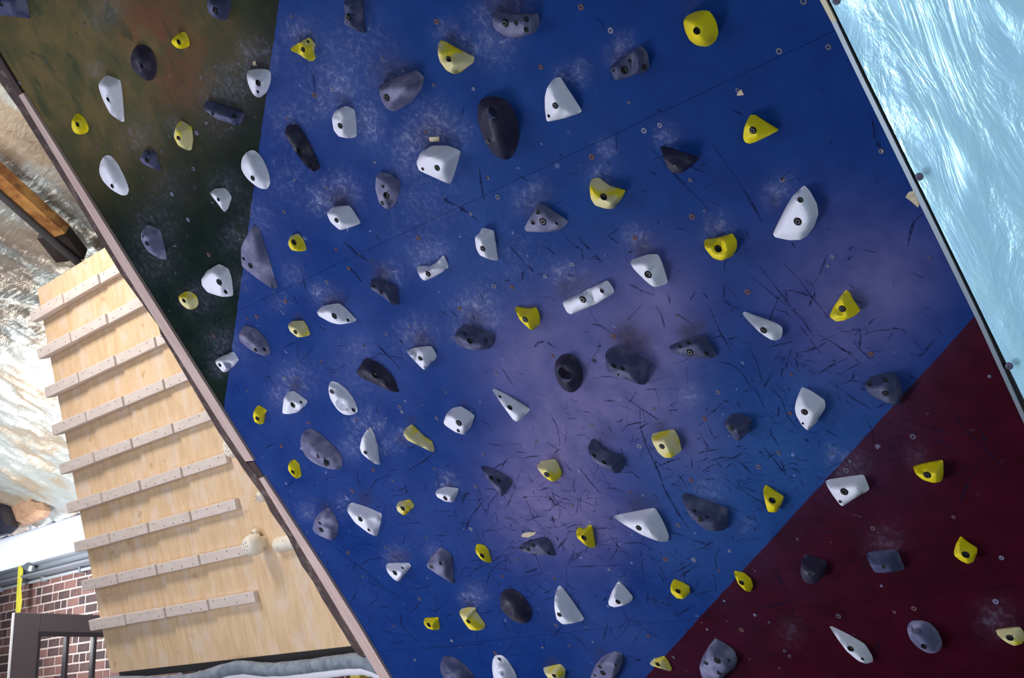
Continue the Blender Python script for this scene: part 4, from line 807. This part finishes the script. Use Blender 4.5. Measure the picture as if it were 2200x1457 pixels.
for x, y in rows:
    _, v, _ = CP.uvh(x+14, y, .05); L = (ue-cu0+.03)/4
    for k in range(4):
        th = (.058, .048, .036, .026)[k]; hw = (.029, .027, .026, .025)[k]; u = cu0-.025+k*L
        r = box('campus_rung', u+.0012, u+L-.0012, v-hw+.006, v+hw+.006, .0, th, M_rung, campus, .004)
        vs, fs = [], []
        for q in range(4):
            a, b = u+L*(.14+.24*q)+rnd.uniform(-.01, .01), v+.006+rnd.choice((-.012, .012)); b0 = len(vs)
            for t in range(6): vs.append((a+.0035*math.cos(t*1.047), b+.0035*math.sin(t*1.047), th+.0005))
            for t in range(6): vs.append((a+.0035*math.cos(t*1.047), b+.0035*math.sin(t*1.047), th-.002))
            fs.append(tuple(range(b0, b0+6)))
            for t in range(6): fs.append((b0+t, b0+6+t, b0+6+(t+1) % 6, b0+(t+1) % 6))
        h = link('screw_holes', mesh('screw_holes', vs, fs), M_hole, r); h['kind'] = 'stuff'
M_knob = mat('pale_turned_wood', (.72, .64, .50), .5, fn=woodfn((.76, .69, .56), (.86, .80, .68), (3, 3, 3), 8))
def lathe(name, prof, m, par, loc, rot=None, seg=28):
    vs, fs = [], []
    for r, z in prof:
        for k in range(seg): vs.append((r*math.cos(2*math.pi*k/seg), r*math.sin(2*math.pi*k/seg), z))
    for j in range(len(prof)-1):
        for k in range(seg): a, b = j*seg+k, j*seg+(k+1) % seg; fs.append((a, b, b+seg, a+seg))
    fs.append(tuple(range(seg))[::-1]); fs.append(tuple((len(prof)-1)*seg+k for k in range(seg)))
    o = link(name, mesh(name, vs, fs, True, 45), m, par); o.location = loc
    if rot: o.rotation_euler = rot
    return o
def dots(par, pts):
    vs, fs = [], []
    for x, y, z in pts:
        b0 = len(vs)
        for t in range(6): vs.append((x+.003*math.cos(t*1.047), y+.003*math.sin(t*1.047), z))
        fs.append(tuple(range(b0, b0+6)))
    o = link('screw_holes', mesh('screw_holes', vs, fs), M_hole, par); o['kind'] = 'stuff'
def knob(x, y, h, R_, depth, label, flat=.6):
    u, v, _ = CP.uvh(x, y, h); root = empty('climbing_ball', mtx=CP.mtx(u, v)); tag(root, label, 'climbing ball', 'turned wooden holds on the campus board')
    prof = [(R_*.55, -.0005), (R_*.6, depth*.18), (R_*.93, depth*.35), (R_, depth*.55), (R_*.93, depth*.78), (R_*flat*1.2, depth*.95), (R_*flat, depth)]
    b = lathe('ball', prof, M_knob, root, (0, 0, 0))
    dots(b, [(R_*.35*math.cos(a), R_*.35*math.sin(a), depth+.0006) for a in (0, 1.2, 2.4, 3.8, 5.)]+[(0, 0, depth+.0006)])
knob(548, 1170, .05, .05, .10, 'pale wooden ball grip with a dotted flat face beside the wooden pipe grip', .62)
knob(549, 1146, .02, .022, .035, 'little pale wooden nub just above the larger ball grip', .6)
knob(560, 1068, .04, .026, .06, 'small white round grip half hidden by the timber edge above the ball grip', .5)
knob(489, 962, .07, .052, .07, 'white disc grip peeking out beside the timber edge, topmost of the round grips', .7)
u, v, _ = CP.uvh(578, 1176, .045); root = empty('pipe_grip', mtx=CP.mtx(u, v)); tag(root, 'pale wooden pipe grip lying sideways right of the ball grip', 'pipe grip', 'turned wooden holds on the campus board')
p = lathe('pipe', [(.022, 0), (.031, .006), (.035, .014), (.035, .46), (.028, .47)], M_knob, root, (0, 0, .0), (0, math.pi/2, 0))
for i in range(2): box('bracket', .08+i*.25, .11+i*.25, -.02, .02, -.045, -.02, M_knob, root)
dots(p, [(-.0403, 0, z) for z in (.05, .13)])
for o_ in [c for c in p.children]: 
    me = o_.data; me.clear_geometry(); vs, fs = [], []
    for z, a0 in ((.05, .3), (.10, -.4), (.17, .2), (.22, -.2)):
        b0 = len(vs)
        for t in range(6): 
            a = math.pi+a0+.003/.04*math.cos(t*1.047); vs.append((.0405*math.cos(a), .0405*math.sin(a), z+.003*math.sin(t*1.047)))
        fs.append(tuple(range(b0, b0+6)))
    me.from_pydata(vs, [], fs); me.update()

# grey padded roll hung along the board's lower edge, with a white strip put in for the glare below it
M_pad = mat('grey_foam_roll', (.20, .23, .28), .8, fn=woodfn((.15, .18, .23), (.27, .31, .36), (4, 4, 4), 6))
pts = []
ctl = [(150, 1478), (240, 1466), (320, 1466), (400, 1462), (440, 1454), (480, 1441), (520, 1434), (560, 1438), (600, 1438), (660, 1432), (720, 1424), (775, 1420), (815, 1434), (860, 1446)]
pad = empty('foam_padding_roll', mtx=CP.mtx()); tag(pad, 'sagging grey foam padding roll slung along the lower edge of the plywood campus board', 'padding roll')
for x, y in ctl:
    u, v, _ = CP.uvh(x, y, .05); pts.append((u, v, .05))
def catm(P, n=5):
    out = []
    for i in range(len(P)-1):
        p0, p1, p2, p3 = [Vector(P[max(0, min(len(P)-1, i+k))]) for k in (-1, 0, 1, 2)]
        for j in range(n):
            t = j/n; out.append(.5*((2*p1)+(-p0+p2)*t+(2*p0-5*p1+4*p2-p3)*t*t+(-p0+3*p1-3*p2+p3)*t**3))
    out.append(Vector(P[-1])); return out
pc = catm(pts)
tube('roll', pc, .03, M_pad, pad, 14, lambda i: .031+.004*noise.noise(Vector((i*.4, 0, 0))))
vs, fs = [], []
for i, p in enumerate(pc):
    w = .026+.008*noise.noise(Vector((i*1.7, 2, 0))); 
    for k, (dv, dz) in enumerate(((-.018, 0), (-.034, .006), (-.034-w, .002))): vs.append((p.x, p.y+dv, p.z+dz+.01*noise.noise(Vector((i*.9, k, 1)))))
for i in range(len(pc)-1):
    for k in range(2): a = i*3+k; fs.append((a, a+1, a+4, a+3))
fr = link('glare_strip', mesh('glare_strip', vs, fs, True), mat('glare_white', (.9, .9, .95), .9), pad); fr['label'] = 'white strip put in for the bright glare under the grey roll'  # white strip put in for bright daylight glare below the roll
sm = fr.modifiers.new('thick', 'SOLIDIFY'); sm.thickness = .006
# black strip painted in for the dark gap behind the roll
b0 = CP.uvh(262, 1452)
box('board_gap_strip', cu0+.1, -3.9, cv0-.035, cv0-.001, -.05, .004, mat('board_gap_black', (.02, .02, .022), .5), campus)

# ------------------------------------------------------------------ brick wall, eaves, door, roof
YB = 4.5
def at_Y(x, y, Y): r = ray(x, y); return world(r*(Y/(r@AY)))
def brick_fn(nt, b):
    g = G(nt); oi = g.n('ShaderNodeObjectInfo').outputs['Random']; c = g.coord('Generated')
    n = g.noise(g.coord(), 14, 4, .6)
    col = g.mix(g.ramp(g.math('ADD', oi, g.math('MULTIPLY', g.math('SUBTRACT', n, .5), .6)), .1, .9), (.055, .034, .036), (.19, .095, .082))
    g.put(b.inputs['Base Color'], col); g.bump(b, g.noise(g.coord(), 120, 4), .5, .002)
M_brick = mat('brick', (.2, .08, .06), .85, fn=brick_fn)
M_mortar = mat('mortar', (.50, .41, .38), .95)
wall = box('wall_back', -14, 0.5, YB-.003, YB+.2, 0, 2.62, M_mortar); wall['kind'] = 'structure'
v8, f6 = boxv(0, 1, -.0, .02, 0, 1); bmeshes = {}
def brick_mesh(w):
    if w not in bmeshes:
        me = mesh('brick', *boxv(0, w, 0, .03, 0, .062)); bm = bmesh.new(); bm.from_mesh(me)
        bmesh.ops.bevel(bm, geom=[e for e in bm.edges if abs(e.verts[0].co.y) < .001 and abs(e.verts[1].co.y) < .001], offset=.004, segments=1, affect='EDGES')
        bm.to_mesh(me); bm.free(); me.materials.append(M_brick); bmeshes[w] = me
    return bmeshes[w]
br = random.Random(5); svs, sfs = [], []; nb_ = 0
for r_ in range(35):
    z = .01+r_*.075; x = -14+br.uniform(0, .1)
    while x < .3:
        w = br.choice((.2, .2, .2, .095, .095))
        X, Y, Z = x+w/2, YB, z+.03-EYE; P = AX*X+AY*Y+AZ*Z
        px, py = CX+F*P[0]/P[2], CY+F*P[1]/P[2]
        vis = P[2] > 0 and ((-20 < px < 270 and 1190 < py < 1480) or (610 < px < 860 and 1425 < py < 1475))
        dy = br.uniform(-.003, .002)
        if vis and nb_ < 298:
            o = link('brick', brick_mesh(w), None, wall); o.location = (x, YB-.008+dy, z); nb_ += 1
        else:
            b0 = len(svs); v_, f_ = boxv(x, x+w, YB-.008+dy, YB+.02, z, z+.062); svs += v_; sfs += [tuple(b0+i for i in f) for f in f_]
        x += w+.018
o = link('brick', mesh('brick', svs, sfs), M_brick, wall); o['kind'] = 'stuff'

ztop = 2.56
M_gut = mat('grey_eaves_metal', (.28, .30, .34), .5, .5)
def Yline(x, y, Y): return at_Y(x, y, Y).z
beam = empty('eaves_beam', (0, YB, 0)); tag(beam, 'dark grey steel eaves beam running along the top of the brick wall', 'beam')
z_a = Yline(95, 1212, YB-.10); z_b = Yline(95, 1229, YB-.10)
box('beam_web', -14, -3.6, -.10, .05, z_b, z_a, M_gut, beam); box('beam_flange', -14, -3.6, -.16, .05, z_a, z_a+.018, M_gut, beam); box('beam_flange', -14, -3.6, -.16, .05, z_b-.018, z_b, M_gut, beam)
cz = Yline(95, 1243, YB-.13)
con = empty('conduit_pipe', (0, YB-.05, 0)); tag(con, 'thin galvanised conduit pipe clipped to the top of the brick wall', 'pipe')
cz = Yline(100, 1243, YB-.05)
tube('pipe', [(-14, 0, cz), (-3.7, 0, cz)], .014, mat('bright_conduit', (.7, .75, .78), .3, .6), con)
for x in (-11.2, -10.3, -9.6, -8.9): box('pipe_clip', x, x+.03, -.02, .03, cz-.022, cz+.022, M_gut, con)
# lit clerestory strip
w0 = Yline(95, 1128, YB-.02); w1 = z_a+.02
M_sky = mat('overcast_daylight', (1, 1, 1), 1)
nt = M_sky.node_tree; nt.nodes['Principled BSDF'].inputs['Emission Color'].default_value = (.90, .92, 1, 1); nt.nodes['Principled BSDF'].inputs['Emission Strength'].default_value = 2.2
win = empty('window_1', (0, YB, 0)); tag(win, kind='structure')
box('daylight', -13.9, -7.2, .03, .04, w1, w0, M_sky, win)
M_glass = mat('frosted_glazing', (.85, .88, 1), .5); M_glass.node_tree.nodes['Principled BSDF'].inputs['Transmission Weight'].default_value = .9
box('pane', -13.9, -7.2, .0, .006, w1, w0, M_glass, win)
for x in (-13.9, -11.8, -8.4, -7.2): box('window_mullion', x-.02, x+.02, -.02, .05, w1, w0, M_gut, win)
# roof lined with foil
sl = .45; zr = w0+.03
M_roof = mat('roof_foil', (.6, .62, .6), .36, .55, .5, foil_fn((.50, .52, .48), (.50, .36, .23), (.6, 1.6, 1.6), 11, .8))
roof = foil_sheet('ceiling', Vector((-16, YB+.05, zr)), Vector((14.2, 0, 0)), Vector((0, -6.4, 6.4*sl)), 420, 200, .03, M_roof, None)
roof['kind'] = 'structure'
# darken: timber purlin and pipe under the foil
def at_roof(x, y, drop):
    r = ray(x, y); d = Vector((float(r@AX), float(r@AY), float(r@AZ))); t = (zr+sl*(YB+.05)-drop-EYE)/(d.z+sl*d.y); return Vector((0, 0, EYE))+d*t
def beam_between(name, a, b, w, h, m, par=None):
    d = (b-a); L = d.length; x = d.normalized(); z = Vector((0, -sl, -1)).normalized(); z = (Vector((0, 0, 1))-x*x.z).normalized(); y = z.cross(x)
    o = box(name, 0, L, -w/2, w/2, -h, 0, m, par); o.matrix_world = Matrix.Translation(a) @ Matrix((x, y, z)).transposed().to_4x4(); return o
M_rust = mat('rust_stained_wood', (.3, .12, .03), .6, fn=woodfn((.20, .07, .02), (.48, .25, .07), (1, 1, 1), 7, 22, (.12, .035, .015)))
a = at_roof(-90, 288, .10); b = at_roof(132, 490, .10)
rb = beam_between('roof_brace', a, b, .13, .06, M_rust); tag(rb, 'rusty orange-brown timber brace under the foil roof at the left edge', 'brace')
a2 = at_roof(118, 488, .095); b2 = at_roof(158, 540, .095)
beam_between('brace_foot', a2, b2, .17, .07, mat('charred_wood', (.03, .02, .018), .8)); bpy.data.objects['brace_foot']['label'] = 'dark brown block at the lower end of the rusty brace'; bpy.data.objects['brace_foot']['category'] = 'block'
a = at_roof(-60, 364, .18); b = at_roof(199, 592, .18)
o = tube('roof_pipe', [a, b], .022, mat('dark_grey_pipe', (.05, .05, .055), .5)); tag(o, 'dark grey pipe running beside the rusty brace down to the campus board top', 'pipe')
# brown torn insulation and dark bracket near the eaves
def lump(name, px, depthY, m, label, cat, th=.05):
    P = [at_Y(x, y, depthY) for x, y in px]; n = len(P); c = sum((p for p in P), Vector())/n
    vs = [tuple(p) for p in P]+[tuple(c+(p-c)*.82+Vector((0, -th, 0))) for p in P]+[tuple(p+Vector((0, th, 0))) for p in P]
    fs = [tuple(range(n, 2*n))]+[(i, (i+1) % n, n+(i+1) % n, n+i) for i in range(n)]+[(2*n+i, 2*n+(i+1) % n, (i+1) % n, i) for i in range(n)]+[tuple(range(2*n, 3*n))[::-1]]
    me = mesh(name, vs, fs); bm = bmesh.new(); bm.from_mesh(me); bmesh.ops.recalc_face_normals(bm, faces=bm.faces); bm.to_mesh(me); bm.free()
    o = link(name, me, m); tag(o, label, cat); return o
M_kraft = mat('brown_kraft_paper', (.36, .21, .13), .8, fn=woodfn((.30, .17, .10), (.44, .27, .17), (3, 3, 3), 4))
lump('insulation_flap', [(28, 1132), (22, 1105), (30, 1085), (34, 1068), (42, 1066), (50, 1068), (66, 1062), (78, 1064), (80, 1074), (90, 1080), (97, 1098), (88, 1112), (60, 1124)], 4.30, M_kraft, 'torn brown insulation flap hanging under the bright eaves at left', 'insulation')
lump('dark_bracket', [(-30, 1040), (0, 1062), (12, 1090), (22, 1118), (28, 1132), (12, 1146), (-30, 1156)], 4.20, mat('navy_black_metal', (.02, .02, .035), .5), 'dark metal bracket at the left edge beside the torn brown flap', 'bracket')
# yellow hanging strap and second yellow post
M_yel = mat('yellow_webbing', (.60, .56, .05), .7)
def hang(name, x0, y0, x1, y1, Y, w, label, cat, t=.008):
    a = at_Y(x0, y0, Y); b = at_Y(x1, y1, Y); n = 8; vs, fs = [], []
    for i in range(n+1):
        p = a.lerp(b, i/n); ww = w*(.8+.25*i/n); q = .006*math.sin(i*1.3)
        for dx, dy in ((-ww, -t), (ww, -t+q), (ww, t+q), (-ww, t)): vs.append((p.x+dx, p.y+dy, p.z))
    for i in range(n):
        for k in range(4): c = i*4+k; d = i*4+(k+1) % 4; fs.append((c, d, d+4, c+4))
    fs.append((3, 2, 1, 0)); fs.append(tuple(n*4+k for k in range(4)))
    o = link(name, mesh(name, vs, fs), M_yel); tag(o, label, cat); return o
hang('webbing_strap', 44, 1216, 39, 1317, 4.345, .035, 'yellow webbing strap hanging from the eaves above the grey door', 'strap')
hk = lump('strap_hook', [(52, 1215), (62, 1208), (70, 1216), (66, 1228), (56, 1226)], 4.33, M_steel, 'small metal hook beside the top of the yellow strap', 'hook', .02)
ps = at_Y(774, 1436, 4.42); o = box('yellow_post', ps.x-.045, ps.x+.045, 4.38, 4.47, 0, ps.z+.03, mat('yellow_paint', (.85, .70, .12), .5), None, .006); tag(o, 'yellow post against the brick wall below the grey padding roll', 'post')
# open door leaf, at right angles to the brick wall
r = ray(29, 1317); zt = 2.0; t = (zt-EYE)/(r@AZ); P = world(r*t); XD, Y0 = P.x, P.y; Y1 = YB-.02
def onleaf(x, y): r = ray(x, y); P = world(r*(XD/(r@AX))); return P.y, P.z
door = empty('door_1', (XD, 0, 0)); tag(door, kind='structure')
M_door = mat('taupe_door_paint', (.125, .105, .115), .45); M_mut = mat('dark_glazing_bar', (.05, .045, .055), .4)
g0 = onleaf(82, 1360)[0]; zg = (onleaf(82, 1362)[1]+onleaf(200, 1364)[1])/2; zl = zg-1.3
g1 = Y1-.10
box('stile', -.022, .022, Y0, g0, .02, zt, M_door, door, .003); box('stile', -.022, .022, g1, Y1, .02, zt, M_door, door, .003)
box('rail', -.022, .022, g0, g1, zg, zt, M_door, door); box('rail', -.022, .022, g0, g1, .02, zl, M_door, door)
M_cg = mat('clear_glass', (1, 1, 1), .02, 0, .5); M_cg.node_tree.nodes['Principled BSDF'].inputs['Transmission Weight'].default_value = 1.
M_cg.node_tree.nodes['Principled BSDF'].inputs['IOR'].default_value = 1.02
npn = 3; ys = [g0+(g1-g0)*k/npn for k in range(npn+1)]
ys[1] = onleaf(141, 1400)[0]; ys[2] = onleaf(200, 1400)[0]
if ys[2] >= g1-.05: ys[2] = (ys[1]+g1)/2
for k in range(npn): box('pane', -.003, .003, ys[k]+.012, ys[k+1]-.012, zl+.01, zg-.01, M_cg, door)
for k in range(npn+1): box('glazing_bar', -.026, .026, ys[k]-.009, ys[k]+.009, zl, zg, M_mut, door)
for z in (zg, (zg+zl)/2, zl): box('glazing_bar', -.027, .027, g0-.01, g1+.01, z-.013, z+.013, M_mut, door)
box('edge_strip', -.006, .024, Y0-.006, Y0, .02, zt, mat('bright_weatherstrip', (.75, .75, .78), .4), door)

# ------------------------------------------------------------------ floor and pads
M_floor = mat('grey_floor_mat', (.20, .21, .24), .7, fn=woodfn((.17, .18, .21), (.24, .25, .28), (1, 1, 1), 2))
fl = box('floor', -16, 5, -8, YB+.2, -.1, 0, M_floor); fl['kind'] = 'structure'
print('holds', len(HOLDS.strip().split('\n')), 'bricks', nb_)
